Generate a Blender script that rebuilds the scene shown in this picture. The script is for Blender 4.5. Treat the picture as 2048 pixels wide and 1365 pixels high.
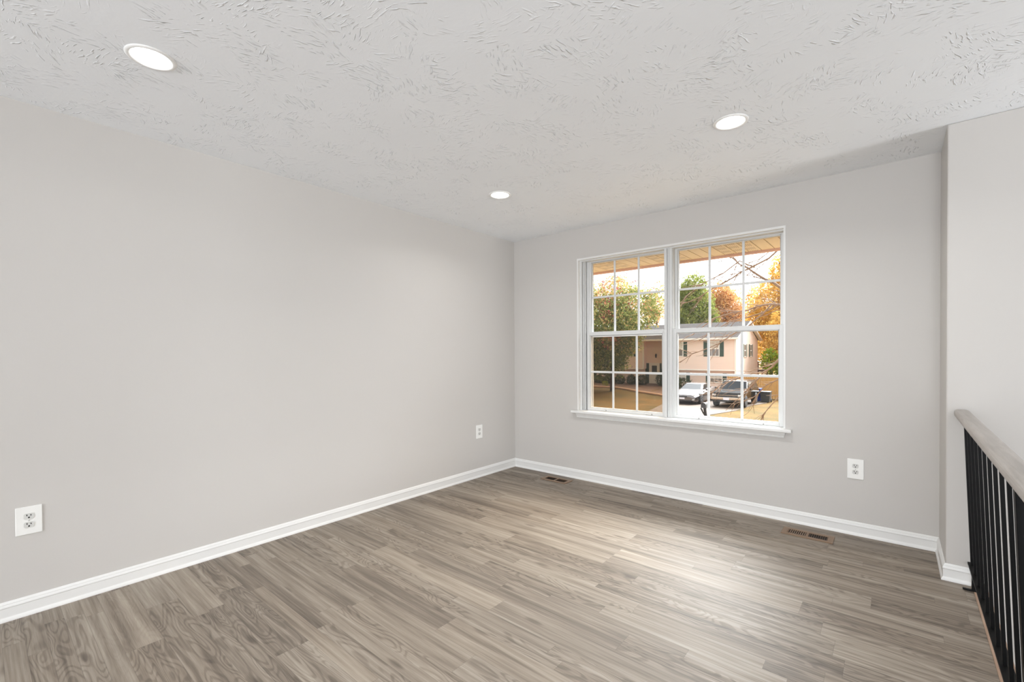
import bpy, bmesh, math, random
from mathutils import Vector, Matrix
from math import pi, sin, cos, radians

for o in list(bpy.data.objects):
    bpy.data.objects.remove(o, do_unlink=True)
S = bpy.context.scene
COL = S.collection

# ------------------------------------------------------------------ camera
cam_d = bpy.data.cameras.new('camera')
cam = bpy.data.objects.new('camera', cam_d)
COL.objects.link(cam)
S.camera = cam
_d = Vector((-0.64430152, 0.76468378, -0.01158737))
_r = Vector((0.7647663, 0.64427937, -0.00605003))
_u = Vector((-0.00283914, 0.01275967, 0.99991456))
cam.matrix_world = Matrix(((_r.x, _u.x, -_d.x, 3.15815), (_r.y, _u.y, -_d.y, -3.79142),
                           (_r.z, _u.z, -_d.z, 1.23492), (0, 0, 0, 1)))
cam_d.sensor_width = 36.0
cam_d.lens = 904.499 / 2048 * 36.0
cam_d.shift_y = 34.629 / 2048
cam_d.clip_start = 0.05
cam_d.clip_end = 300

# ------------------------------------------------------------------ exposure, sky, large lights
S.view_settings.view_transform = 'Standard'
S.view_settings.look = 'None'
S.view_settings.exposure = 0.10
S.view_settings.gamma = 1.0
S.view_settings.use_curve_mapping = False
S.cycles.use_denoising = True
S.cycles.denoising_input_passes = 'RGB_ALBEDO_NORMAL'
S.cycles.max_bounces = 12
S.cycles.diffuse_bounces = 8
S.cycles.glossy_bounces = 4
S.cycles.transmission_bounces = 8
S.cycles.transparent_max_bounces = 16
S.cycles.sample_clamp_indirect = 6.0
S.cycles.caustics_reflective = False
S.cycles.caustics_refractive = False

SKY_BASE = 1.7          # even overcast dome
SKY_LOBE = 64.0         # brighter cloud in front of the hidden sun
LOBE_DIR = (0.16, 0.74, 0.65)

W = bpy.data.worlds.new('overcast_sky')
S.world = W
W.use_nodes = True
nt = W.node_tree
nt.nodes.clear()
_out = nt.nodes.new('ShaderNodeOutputWorld')
_bg = nt.nodes.new('ShaderNodeBackground')
_tc = nt.nodes.new('ShaderNodeTexCoord')
_nm = nt.nodes.new('ShaderNodeVectorMath'); _nm.operation = 'NORMALIZE'
nt.links.new(_tc.outputs['Generated'], _nm.inputs[0])
_dt = nt.nodes.new('ShaderNodeVectorMath'); _dt.operation = 'DOT_PRODUCT'
nt.links.new(_nm.outputs[0], _dt.inputs[0])
_dt.inputs[1].default_value = Vector(LOBE_DIR).normalized()
_mx = nt.nodes.new('ShaderNodeMath'); _mx.operation = 'MAXIMUM'; _mx.inputs[1].default_value = 0
nt.links.new(_dt.outputs['Value'], _mx.inputs[0])
_pw = nt.nodes.new('ShaderNodeMath'); _pw.operation = 'POWER'; _pw.inputs[1].default_value = 12
nt.links.new(_mx.outputs[0], _pw.inputs[0])
_ma = nt.nodes.new('ShaderNodeMath'); _ma.operation = 'MULTIPLY_ADD'
nt.links.new(_pw.outputs[0], _ma.inputs[0])
_ma.inputs[1].default_value = SKY_LOBE
_ma.inputs[2].default_value = SKY_BASE
nt.links.new(_ma.outputs[0], _bg.inputs['Strength'])
_bg.inputs['Color'].default_value = (0.97, 0.985, 1.0, 1)
nt.links.new(_bg.outputs[0], _out.inputs[0])


def area(name, loc, size, power, color=(1, 1, 1), rot=(0, 0, 0), shape='RECTANGLE', spread=pi):
    l = bpy.data.lights.new(name, 'AREA')
    l.shape = shape
    l.size = size[0]
    if shape == 'RECTANGLE':
        l.size_y = size[1]
    l.energy = power
    l.color = color
    l.spread = spread
    o = bpy.data.objects.new(name, l)
    o.location = loc
    o.rotation_euler = rot
    COL.objects.link(o)
    return o


# added soft fill lamps behind the camera, and light from the open stairwell side
REAR_FILL_W, UP_W, FOYER_W, GLOW_W, LAMP_W = 320, 32, 190, 2, 1.0
area('rear_fill_light', (3.15, -10.43, 1.15), (2.9, 2.0), REAR_FILL_W, (0.94, 0.98, 1.04), (radians(90), 0, 0))  # added fill lamp in the rear opening, no glass door is there
area('ceiling_fill_light', (2.9, -5.2, 0.8), (1.6, 1.2), UP_W, (0.94, 0.98, 1.04), (radians(180), 0, 0))  # added lamp that brightens the ceiling from below, no fixture stands here
area('foyer_window_daylight', (8.98, -1.15, 0.45), (1.35, 1.9), FOYER_W, (0.95, 0.985, 1.03), (radians(90), 0, radians(90)))
_pl = bpy.data.lights.new('foyer_pendant_glow', 'POINT')
_pl.energy = GLOW_W
_pl.shadow_soft_size = 0.2
_pl.color = (1.0, 0.93, 0.86)
_po = bpy.data.objects.new('foyer_pendant_glow', _pl)
_po.location = (4.4, -1.0, 1.9)
COL.objects.link(_po)

# ------------------------------------------------------------------ colour and material helpers
def s2l(c):
    return tuple((x / 12.92 if x <= 0.04045 else ((x + 0.055) / 1.055) ** 2.4) for x in (v / 255 for v in c))


class NT:
    def __init__(self, name):
        self.m = bpy.data.materials.new(name)
        self.m.use_nodes = True
        self.t = self.m.node_tree
        self.t.nodes.clear()
        self.out = self.t.nodes.new('ShaderNodeOutputMaterial')

    def n(self, typ, **kw):
        nd = self.t.nodes.new('ShaderNode' + typ)
        for k, v in kw.items():
            setattr(nd, k, v)
        return nd

    def l(self, a, b):
        self.t.links.new(a, b)

    def set(self, sock, v):
        if isinstance(v, bpy.types.NodeSocket):
            self.l(v, sock)
        else:
            sock.default_value = v

    def math(self, op, a, b=0.0, c=0.0):
        nd = self.n('Math', operation=op)
        self.set(nd.inputs[0], a)
        self.set(nd.inputs[1], b)
        self.set(nd.inputs[2], c)
        return nd.outputs[0]

    def vmath(self, op, a, b=(0, 0, 0)):
        nd = self.n('VectorMath', operation=op)
        self.set(nd.inputs[0], a)
        self.set(nd.inputs[1], b)
        return nd.outputs[0]

    def comb(self, x, y, z=0.0):
        nd = self.n('CombineXYZ')
        for i, v in enumerate((x, y, z)):
            self.set(nd.inputs[i], v)
        return nd.outputs[0]

    def noise(self, vec, scale=5, detail=2, rough=0.5, dist=0.0):
        nd = self.n('TexNoise')
        self.l(vec, nd.inputs['Vector'])
        nd.inputs['Scale'].default_value = scale
        nd.inputs['Detail'].default_value = detail
        nd.inputs['Roughness'].default_value = rough
        nd.inputs['Distortion'].default_value = dist
        return nd.outputs[0]

    def white(self, vec):
        nd = self.n('TexWhiteNoise', noise_dimensions='3D')
        self.l(vec, nd.inputs['Vector'])
        return nd.outputs['Value']

    def ramp(self, fac, stops):
        nd = self.n('ValToRGB')
        el = nd.color_ramp.elements
        while len(el) < len(stops):
            el.new(0.5)
        for e, (p, c) in zip(el, stops):
            e.position = p
            e.color = (*c, 1) if len(c) == 3 else c
        self.set(nd.inputs[0], fac)
        return nd.outputs[0]

    def mix(self, fac, a, b, blend='MIX'):
        nd = self.n('Mix', data_type='RGBA', blend_type=blend)
        self.set(nd.inputs[0], fac)
        self.set(nd.inputs[6], a if isinstance(a, bpy.types.NodeSocket) else (*a, 1))
        self.set(nd.inputs[7], b if isinstance(b, bpy.types.NodeSocket) else (*b, 1))
        return nd.outputs[2]

    def smooth(self, v, a, b, lo=0.0, hi=1.0):
        nd = self.n('MapRange', interpolation_type='SMOOTHSTEP')
        self.set(nd.inputs[0], v)
        nd.inputs[1].default_value = a
        nd.inputs[2].default_value = b
        nd.inputs[3].default_value = lo
        nd.inputs[4].default_value = hi
        return nd.outputs[0]

    def bsdf(self, color, rough=0.5, metal=0.0, spec=0.5, normal=None):
        b = self.n('BsdfPrincipled')
        self.set(b.inputs['Base Color'], color if isinstance(color, bpy.types.NodeSocket) else (*color, 1))
        self.set(b.inputs['Roughness'], rough)
        b.inputs['Metallic'].default_value = metal
        b.inputs['Specular IOR Level'].default_value = spec
        if normal is not None:
            self.l(normal, b.inputs['Normal'])
        self.l(b.outputs[0], self.out.inputs[0])
        return b

    def bump(self, h, strength=0.3, dist=0.01):
        nd = self.n('Bump')
        self.l(h, nd.inputs['Height'])
        nd.inputs['Strength'].default_value = strength
        nd.inputs['Distance'].default_value = dist
        return nd.outputs[0]

    def pos(self):
        return self.n('NewGeometry').outputs['Position']

    def objco(self):
        return self.n('TexCoord').outputs['Object']


def plain(name, rgb, rough=0.5, metal=0.0, spec=0.5, vary=0.04, scale=6.0, bump=0.0, bscale=60):
    """a paint / plastic / metal with slight procedural mottling"""
    k = NT(name)
    co = k.objco()
    base = s2l(rgb)
    lo = tuple(c * (1 - vary) for c in base)
    hi = tuple(min(1, c * (1 + vary)) for c in base)
    col = k.mix(k.noise(co, scale, 3), lo, hi)
    nrm = k.bump(k.noise(co, bscale, 3), bump, 0.002) if bump else None
    k.bsdf(col, rough, metal, spec, nrm)
    return k.m


M = {}
M['trim'] = plain('white_trim_paint', (226, 226, 224), 0.35, vary=0.01)
M['vinyl'] = plain('white_window_vinyl', (212, 213, 212), 0.4, vary=0.015)
M['vinyl_dark'] = plain('grey_window_track', (150, 148, 144), 0.5, vary=0.03)
M['plastic'] = plain('white_outlet_plastic', (236, 236, 233), 0.3, vary=0.01)
M['recept'] = plain('receptacle_plastic', (205, 205, 201), 0.35, vary=0.01)
M['black_hole'] = plain('dark_slot', (16, 15, 14), 0.8)
M['screw'] = plain('painted_screw', (200, 200, 196), 0.35, 0.3)
M['black_iron'] = plain('black_painted_iron', (5, 5, 5), 0.5, 0.0, 0.15, vary=0.15, scale=30)
M['register'] = plain('brown_register_metal', (134, 108, 84), 0.4, 0.35, vary=0.05)
M['register_dark'] = plain('dark_duct_metal', (20, 15, 11), 0.7)
M['lamp_ring'] = plain('white_lamp_trim', (240, 240, 238), 0.35, vary=0.005)


def wall_mat():
    k = NT('warm_grey_wall_paint')
    co = k.pos()
    c = k.mix(k.noise(co, 1.3, 2), s2l((197, 194, 190)), s2l((199, 196, 192)))
    h = k.noise(co, 140, 3, 0.6)
    k.bsdf(c, 0.55, 0, 0.35, k.bump(h, 0.06, 0.003))
    return k.m


def ceiling_mat():
    k = NT('brush_stomped_ceiling')
    co = k.pos()
    sx = k.n('SeparateXYZ'); k.l(co, sx.inputs[0])
    flat = k.comb(sx.outputs[0], sx.outputs[1], 0.0)

    def strokes(shift, cell, ang_mul):
        p = k.vmath('ADD', flat, (shift, shift * 0.7, 0))
        wob = k.n('TexNoise'); k.l(p, wob.inputs['Vector']); wob.inputs['Scale'].default_value = 5
        w1 = k.vmath('SUBTRACT', wob.outputs['Color'], (0.5, 0.5, 0.5))
        w2 = k.n('VectorMath', operation='SCALE'); k.l(w1, w2.inputs[0]); w2.inputs['Scale'].default_value = 0.07
        pw = k.vmath('ADD', p, w2.outputs[0])
        vo = k.n('TexVoronoi', voronoi_dimensions='2D'); k.l(pw, vo.inputs['Vector'])
        vo.inputs['Scale'].default_value = cell
        cs = k.n('SeparateColor'); k.l(vo.outputs['Color'], cs.inputs[0])
        ang = k.math('MULTIPLY', cs.outputs[0], ang_mul)
        rot = k.n('VectorRotate', rotation_type='Z_AXIS')
        k.l(pw, rot.inputs['Vector']); k.l(ang, rot.inputs['Angle'])
        st = k.vmath('MULTIPLY', rot.outputs[0], (20, 95, 1))
        n = k.noise(st, 1.0, 1.5, 0.5, 0.3)
        ridge = k.smooth(n, 0.56, 0.74)
        patch = k.smooth(k.noise(p, 4.4, 2), 0.43, 0.60)
        cellp = k.smooth(cs.outputs[1], 0.12, 0.5)
        return k.math('MULTIPLY', k.math('MULTIPLY', ridge, patch), cellp)

    h = k.math('ADD', strokes(0.0, 9.0, 6.283), strokes(3.7, 7.0, 6.283))
    h = k.math('ADD', h, k.math('MULTIPLY', k.noise(flat, 30, 3), 0.10))
    c = k.mix(k.noise(co, 2.0, 2), s2l((240, 243, 246)), s2l((244, 247, 250)))
    k.bsdf(c, 0.8, 0, 0.2, k.bump(h, 0.8, 0.006))
    return k.m


def floor_mat():
    k = NT('grey_brown_vinyl_planks')
    co = k.pos()
    sx = k.n('SeparateXYZ'); k.l(co, sx.inputs[0])
    x, y = sx.outputs[0], sx.outputs[1]
    wd = 0.0655
    ry = k.math('DIVIDE', y, wd)
    row1 = k.math('FLOOR', ry)
    half = k.math('DIVIDE', ry, 2.0)
    row2 = k.math('FLOOR', half)
    mg = k.math('GREATER_THAN', k.white(k.comb(row2, 1.7, 4.0)), 0.5)      # 1: a pair of strips is one wide board
    inv = k.math('SUBTRACT', 1.0, mg)
    row = k.math('ADD', k.math('MULTIPLY', row1, inv), k.math('MULTIPLY', k.math('MULTIPLY_ADD', row2, 2.0, 0.5), mg))
    fy = k.math('ADD', k.math('MULTIPLY', k.math('FRACT', ry), inv), k.math('MULTIPLY', k.math('FRACT', half), mg))
    r1 = k.white(k.comb(row, 3.1, 0.0))
    r2 = k.white(k.comb(row, 7.7, 1.0))
    ln = k.math('MULTIPLY_ADD', r2, 0.55, 0.55)
    rx = k.math('DIVIDE', k.math('ADD', x, k.math('MULTIPLY', r1, 9.0)), ln)
    pi_ = k.math('FLOOR', rx)
    fx = k.math('FRACT', rx)
    rid = k.white(k.comb(row, pi_, 2.0))
    rid2 = k.white(k.comb(row, pi_, 5.0))
    rid3 = k.white(k.comb(row, pi_, 9.0))
    # grain coordinates shifted per strip
    gx = k.math('ADD', x, k.math('MULTIPLY', rid, 37.0))
    gy = k.math('ADD', y, k.math('MULTIPLY', rid2, 11.0))
    g = k.comb(gx, gy, k.math('MULTIPLY', rid3, 5.0))
    fine = k.noise(k.vmath('MULTIPLY', g, (3.2, 105.0, 1)), 1.0, 4, 0.65)
    streak = k.noise(k.vmath('MULTIPLY', g, (1.1, 26.0, 1)), 1.0, 3, 0.55, 0.4)
    field = k.noise(k.vmath('MULTIPLY', g, (2.3, 13.0, 1)), 1.0, 1.0, 0.4, 0.45)
    rings = k.math('SINE', k.math('MULTIPLY', field, 95.0))
    rings = k.smooth(rings, -0.2, 1.0)
    cath = k.smooth(rid3, 0.45, 0.62)            # only some strips show cathedral figure
    v = k.math('MULTIPLY_ADD', k.math('SUBTRACT', rid, 0.5), 0.22, 0.5)
    v = k.math('MULTIPLY_ADD', k.math('SUBTRACT', streak, 0.5), 1.0, v)
    v = k.math('MULTIPLY_ADD', k.math('SUBTRACT', fine, 0.5), 0.62, v)
    v = k.math('SUBTRACT', v, k.math('MULTIPLY', k.math('MULTIPLY', rings, cath), 0.17))
    knot = k.n('TexVoronoi', voronoi_dimensions='2D')
    k.l(k.vmath('MULTIPLY', g, (1.1, 4.0, 1)), knot.inputs['Vector'])
    knot.inputs['Scale'].default_value = 1.0
    v = k.math('SUBTRACT', v, k.smooth(knot.outputs['Distance'], 0.075, 0.015, 0, 0.26))
    col = k.ramp(v, [(0.05, s2l((78, 68, 58))), (0.33, s2l((110, 99, 87))), (0.55, s2l((138, 127, 114))),
                     (0.78, s2l((160, 150, 137))), (1.0, s2l((182, 173, 162)))])
    warm = k.mix(k.math('MULTIPLY', rid2, 0.22), col, k.mix(1.0, col, (1.0, 0.9, 0.78), 'MULTIPLY'))
    # joints
    jy = k.math('MULTIPLY', k.math('MINIMUM', fy, k.math('SUBTRACT', 1.0, fy)), k.math('ADD', 1.0, mg))
    jx = k.math('MULTIPLY', k.math('MINIMUM', fx, k.math('SUBTRACT', 1.0, fx)), k.math('DIVIDE', ln, wd))
    jm = k.smooth(k.math('MINIMUM', jy, jx), 0.0, 0.022)
    third = k.math('FRACT', k.math('DIVIDE', row, 3.0))
    deep = k.math('LESS_THAN', third, 0.2)
    fin = k.mix(k.math('MULTIPLY', k.math('SUBTRACT', 1.0, jm), 0.42), warm, s2l((66, 57, 48)))
    rough = k.smooth(fine, 0.3, 0.75, 0.62, 0.50)
    h = k.math('ADD', k.math('MULTIPLY', fine, 0.25), jm)
    k.bsdf(fin, rough, 0, 0.85, k.bump(h, 0.10, 0.002))
    return k.m


def glass_mat():
    k = NT('clear_window_glass')
    fr = k.n('Fresnel'); fr.inputs[0].default_value = 1.5
    tr = k.n('BsdfTransparent'); tr.inputs[0].default_value = (0.97, 0.98, 0.97, 1)
    gl = k.n('BsdfGlossy'); gl.inputs['Roughness'].default_value = 0.0
    gl.inputs[0].default_value = (1, 1, 1, 1)
    mx = k.n('MixShader')
    k.l(fr.outputs[0], mx.inputs[0]); k.l(tr.outputs[0], mx.inputs[1]); k.l(gl.outputs[0], mx.inputs[2])
    k.l(mx.outputs[0], k.out.inputs[0])
    return k.m


def screen_mat():
    k = NT('brown_insect_screen_mesh')
    tr = k.n('BsdfTransparent'); tr.inputs[0].default_value = (0.56, 0.46, 0.36, 1)
    df = k.n('BsdfDiffuse')
    co = k.objco()
    k.l(k.mix(k.noise(co, 4, 2), (0.018, 0.014, 0.010), (0.026, 0.02, 0.015)), df.inputs[0])
    mx = k.n('MixShader'); mx.inputs[0].default_value = 0.18
    k.l(tr.outputs[0], mx.inputs[1]); k.l(df.outputs[0], mx.inputs[2])
    k.l(mx.outputs[0], k.out.inputs[0])
    return k.m


def emit_mat(name, rgb, s):
    k = NT(name)
    e = k.n('Emission'); e.inputs[0].default_value = (*rgb, 1); e.inputs[1].default_value = s
    k.l(e.outputs[0], k.out.inputs[0])
    return k.m


def wood_rail_mat(name, a, b, axis=1):
    k = NT(name)
    sc = [30, 30, 30]; sc[axis] = 2.2
    co = k.vmath('MULTIPLY', k.pos(), tuple(sc))
    n = k.noise(co, 1.6, 4, 0.6, 0.6)
    n2 = k.noise(co, 0.5, 2, 0.5)
    c = k.ramp(k.math('MULTIPLY_ADD', n, 0.7, k.math('MULTIPLY', n2, 0.3)), [(0.3, s2l(a)), (0.7, s2l(b))])
    k.bsdf(c, 0.4, 0, 0.5, k.bump(n, 0.05, 0.002))
    return k.m


M['wall'] = wall_mat()
M['ceiling'] = ceiling_mat()
M['floor'] = floor_mat()
M['glass'] = glass_mat()
M['screen'] = screen_mat()
M['lens'] = emit_mat('lit_lamp_lens', (1, 1, 1), 7.0)
M['handrail'] = wood_rail_mat('grey_stained_handrail', (146, 140, 134), (178, 172, 167))
M['nosing'] = wood_rail_mat('warm_brown_nosing', (140, 112, 92), (182, 154, 132))

# ------------------------------------------------------------------ mesh helpers
def B():
    return bmesh.new()


def box(bm, x0, x1, y0, y1, z0, z1, mi=0):
    vs = [bm.verts.new(p) for p in ((x0, y0, z0), (x1, y0, z0), (x1, y1, z0), (x0, y1, z0),
                                    (x0, y0, z1), (x1, y0, z1), (x1, y1, z1), (x0, y1, z1))]
    for f in ((0, 3, 2, 1), (4, 5, 6, 7), (0, 1, 5, 4), (1, 2, 6, 5), (2, 3, 7, 6), (3, 0, 4, 7)):
        bm.faces.new([vs[i] for i in f]).material_index = mi
    return vs


def quad(bm, *pts, mi=0):
    f = bm.faces.new([bm.verts.new(p) for p in pts])
    f.material_index = mi
    return f


def prism(bm, poly, axis, a, b, mi=0, fa=None):
    """extrude a 2-D polygon along axis from a to b; fa(p, t) may move the points"""
    def mk(p, t):
        q = list(p)
        q.insert(axis, t)
        return q
    n = len(poly)
    A = [bm.verts.new(mk(p, a)) for p in poly]
    Bv = [bm.verts.new(mk(p, b)) for p in poly]
    fs = [bm.faces.new(A[::-1]), bm.faces.new(Bv)]
    for i in range(n):
        j = (i + 1) % n
        fs.append(bm.faces.new((A[i], A[j], Bv[j], Bv[i])))
    for f in fs:
        f.material_index = mi
    return A, Bv


def tube(bm, pts, rad, n=8, mi=0, cap=True):
    pts = [Vector(p) for p in pts]
    if not isinstance(rad, (list, tuple)):
        rad = [rad] * len(pts)
    rings = []
    up = None
    for i, p in enumerate(pts):
        t = (pts[min(i + 1, len(pts) - 1)] - pts[max(i - 1, 0)]).normalized()
        if up is None:
            up = Vector((0, 0, 1)) if abs(t.z) < 0.9 else Vector((1, 0, 0))
        a = t.cross(up)
        if a.length < 1e-5:
            a = t.cross(Vector((0, 1, 0)))
        a.normalize()
        b = t.cross(a).normalized()
        up = -b if (-b).dot(up) > 0 else b
        rings.append([bm.verts.new(p + rad[i] * (a * cos(2 * pi * k / n) + b * sin(2 * pi * k / n))) for k in range(n)])
    for r0, r1 in zip(rings, rings[1:]):
        for k in range(n):
            f = bm.faces.new((r0[k], r0[(k + 1) % n], r1[(k + 1) % n], r1[k]))
            f.material_index = mi
            f.smooth = True
    if cap:
        bm.faces.new(rings[0][::-1]).material_index = mi
        bm.faces.new(rings[-1]).material_index = mi


def lathe(bm, prof, n=32, origin=(0, 0, 0), axis=2, mi=0):
    """revolve (r, h) profile about an axis through origin"""
    o = Vector(origin)
    rings = []
    for r, h in prof:
        ring = []
        for k in range(n):
            a = 2 * pi * k / n
            p = [r * cos(a), r * sin(a)]
            p.insert(axis, h)
            ring.append(bm.verts.new(o + Vector(p)))
        rings.append(ring)
    for r0, r1 in zip(rings, rings[1:]):
        for k in range(n):
            f = bm.faces.new((r0[k], r0[(k + 1) % n], r1[(k + 1) % n], r1[k]))
            f.material_index = mi
            f.smooth = True
    if prof[0][0] > 1e-6:
        bm.faces.new(rings[0][::-1]).material_index = mi
    if prof[-1][0] > 1e-6:
        bm.faces.new(rings[-1]).material_index = mi


def obj(name, bm, mats, parent=None, bevel=0.0, seg=2, recalc=True):
    if recalc:
        bmesh.ops.remove_doubles(bm, verts=bm.verts, dist=1e-6)
        bmesh.ops.recalc_face_normals(bm, faces=bm.faces)
    me = bpy.data.meshes.new(name)
    bm.to_mesh(me)
    bm.free()
    for m in (mats if isinstance(mats, (list, tuple)) else [mats]):
        me.materials.append(m)
    o = bpy.data.objects.new(name, me)
    COL.objects.link(o)
    if parent is not None:
        o.parent = parent
    if bevel:
        md = o.modifiers.new('bevel', 'BEVEL')
        md.width = bevel
        md.segments = seg
        md.limit_method = 'ANGLE'
        md.angle_limit = radians(35)
    return o


def tag(o, label, cat, group=None, kind=None):
    o['label'] = label
    if cat:
        o['category'] = cat
    if group:
        o['group'] = group
    if kind:
        o['kind'] = kind
    return o


def thing(name, label, cat, loc=(0, 0, 0), rz=0.0, group=None, kind=None):
    o = bpy.data.objects.new(name, None)
    o.empty_display_size = 0.1
    COL.objects.link(o)
    o.location = loc
    o.rotation_euler = (0, 0, rz)
    return tag(o, label, cat, group, kind)


def struct(name, bm, m, label=None, cat=None, **kw):
    o = obj(name, bm, m, **kw)
    o['kind'] = 'structure'
    if label:
        o['label'] = label
    if cat:
        o['category'] = cat
    return o


def copy_tree(o, parent=None):
    c = o.copy()
    COL.objects.link(c)
    if parent is not None:
        c.parent = parent
    for ch in list(o.children):
        copy_tree(ch, c)
    return c


# ================================================================== THE ROOM
H = 2.44
WX = 3.3774         # window wall ends here
JY = -0.4357        # stairwell front wall face
RB = -10.5          # rear wall
RX = 9.00           # far stairwell wall
OX0, OX1, OZ0, OZ1 = 0.80, 2.555, 0.648, 2.145   # window opening
TH = 0.16

b = B(); box(b, -0.12, 0, RB, TH, -0.2, H)
struct('wall_left', b, M['wall'], 'long bare pale grey wall on the left with two outlets', 'wall')

b = B()
box(b, 0, OX0, 0, TH, -0.2, H); box(b, OX1, WX + 0.1, 0, TH, -0.2, H)
box(b, OX0, OX1, 0, TH, -0.2, OZ0); box(b, OX0, OX1, 0, TH, OZ1, H)
struct('wall_front', b, M['wall'], 'pale grey wall that holds the double window', 'wall')

b = B()
prism(b, [(WX, TH), (WX, JY), (RX + 0.12, JY), (RX + 0.12, JY + 0.14), (WX + 0.14, JY + 0.14), (WX + 0.14, TH)], 2, -1.7, H)
struct('wall_return', b, M['wall'], 'pale wall stepping forward at right behind the stair railing', 'wall', bevel=0.006)

b = B(); box(b, RX, RX + 0.12, RB, JY, -1.7, H)
struct('wall_right', b, M['wall'], 'far side wall of the stairwell', 'wall')
b = B(); box(b, 4.7, 4.82, RB, -2.3, -1.7, H)  # out of view, added to shade the near left wall and floor
struct('wall_light_block', b, M['wall'], 'unseen wall added to block stairwell light from the left wall', 'wall')
b = B()
box(b, -0.12, 1.65, RB - 0.12, RB, -0.2, H); box(b, 4.65, RX + 0.12, RB - 0.12, RB, -1.7, H)
box(b, 1.65, 4.65, RB - 0.12, RB, 2.17, H); box(b, 1.65, 4.65, RB - 0.12, RB, -0.2, 0.13)
struct('wall_back', b, M['wall'], 'rear wall with an opening added for the fill lamp', 'wall')

b = B(); box(b, -0.12, RX + 0.12, RB - 0.12, TH, H, H + 0.12)
struct('ceiling', b, M['ceiling'], 'white brush-textured ceiling', 'ceiling')

SK = 0.0125         # the stair edge and railing run a hair off square


def skx(y):
    return SK * (y + 0.43)


b = B()
prism(b, [(0, RB), (3.478 + skx(RB), RB), (3.478 + skx(JY), JY), (3.478, JY + 0.02), (WX, 0.0), (0, 0)], 2, -0.02, 0)
prism(b, [(0, RB), (3.50 + skx(RB), RB), (3.50, JY), (WX, JY), (WX, 0.0), (0, 0)], 2, -0.25, -0.021)
struct('floor', b, M['floor'], 'grey brown wood-look plank floor', 'floor', recalc=True)
b = B(); box(b, 3.6, RX, -4.4, JY, -1.5, -1.4)
box(b, 3.6, RX, RB, -4.4, -0.25, 0.0)
struct('floor_foyer', b, M['floor'], 'lower foyer floor at the foot of the stairs', 'floor')
b = B()
prism(b, [(3.478 + skx(RB), RB), (3.535 + skx(RB), RB), (3.535, JY), (3.478, JY)], 2, -0.03, 0.003)
struct('trim_1', b, M['nosing'], 'warm brown wood nosing strip along the stairwell floor edge', 'floor trim', bevel=0.002)
b = B()
prism(b, [(3.50 + skx(RB), RB), (3.515 + skx(RB), RB), (3.515, JY), (3.50, JY)], 2, -1.4, -0.03)
struct('wall_landing', b, M['wall'], 'drywall face under the stairwell floor edge', 'wall')

# ---- baseboards: mitred sweep of a colonial profile (distance from wall, height)
PROF = [(0, 0), (0.018, 0), (0.0175, 0.006), (0.0145, 0.013), (0.011, 0.018), (0.0105, 0.021), (0.0105, 0.060),
        (0.0125, 0.063), (0.0125, 0.066), (0.0095, 0.0745), (0.0085, 0.0755), (0.0085, 0.079), (0.0045, 0.0865), (0.002, 0.089), (0, 0.089)]


def base_run(name, p0, p1, n, m0, m1, label):
    """p0->p1 along the wall, n = into the room; m0/m1: +1 inside mitre, -1 outside, 0 square"""
    b = B()
    p0 = Vector((*p0, 0)); p1 = Vector((*p1, 0)); n = Vector((*n, 0)); t = (p1 - p0).normalized()
    A = [b.verts.new(p0 + n * d + t * d * m0 + Vector((0, 0, z))) for d, z in PROF]
    C = [b.verts.new(p1 + n * d - t * d * m1 + Vector((0, 0, z))) for d, z in PROF]
    k = len(PROF)
    b.faces.new(A); b.faces.new(C[::-1])
    for i in range(k):
        b.faces.new((A[i], A[(i + 1) % k], C[(i + 1) % k], C[i]))
    struct(name, b, M['trim'], label, 'baseboard')


base_run('baseboard_left', (0, RB), (0, 0), (1, 0), 0, 1, 'white baseboard along the long left wall')
base_run('baseboard_front', (0, 0), (WX, 0), (0, -1), 1, 1, 'white baseboard under the window wall')
base_run('baseboard_return', (WX, 0), (WX, JY), (-1, 0), 1, -1, 'short white baseboard on the wall return')
base_run('baseboard_right', (WX, JY), (3.474, JY), (0, -1), -1, 0, 'white baseboard stub ending at the stair railing')

# ---- window ------------------------------------------------------------------
win = thing('window_1', 'white double-hung twin window with grilles looking onto the street', 'window', (0, 0, 0), kind='structure')

# painted return edge around the opening
b = B()
e = 0.014
box(b, OX0, OX0 + e, -0.004, 0.03, OZ0, OZ1 - e); box(b, OX1 - e * 0.5, OX1 + 0.006, -0.004, 0.03, OZ0, OZ1 - e)
box(b, OX0, OX1 + 0.006, -0.004, 0.03, OZ1 - e, OZ1 + 0.003)
obj('opening_edge', b, M['trim'], win)

JL0, JL1 = 0.88, 1.655       # left sash span
JR0, JR1 = 1.722, 2.540      # right sash span
b = B()
# head, sill and jamb liners with stepped tracks
box(b, OX0 + 0.001, OX1, 0.0302, 0.15, OZ1 - 0.025, OZ1)
box(b, OX0 + e, OX1, 0.02, 0.15, OZ0, 0.676)
box(b, OX0 + e * 0.5, OX0 + 0.022, 0.03, 0.15, OZ0, OZ1)
for (xa, xb, ya, yb) in ((OX0 + 0.022, OX0 + 0.034, 0.03, 0.036), (OX0 + 0.022, OX0 + 0.046, 0.05, 0.056),
                         (OX0 + 0.022, OX0 + 0.058, 0.062, 0.070), (OX0 + 0.022, JL0 + 0.004, 0.086, 0.15)):
    box(b, xa, xb, ya, yb, OZ0, OZ1)
box(b, OX1 - 0.012, OX1, 0.03, 0.15, OZ0, OZ1)
obj('window_frame', b, M['vinyl'], win, 0.0015)
b = B()
box(b, OX0 + 0.022, OX0 + 0.024, 0.036, 0.086, OZ0, OZ1 - 0.025)
obj('jamb_track', b, M['vinyl_dark'], win)
b = B()
box(b, JL1 - 0.002, JL1 + 0.022, 0.028, 0.15, 0.676, OZ1 - 0.012)
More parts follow.
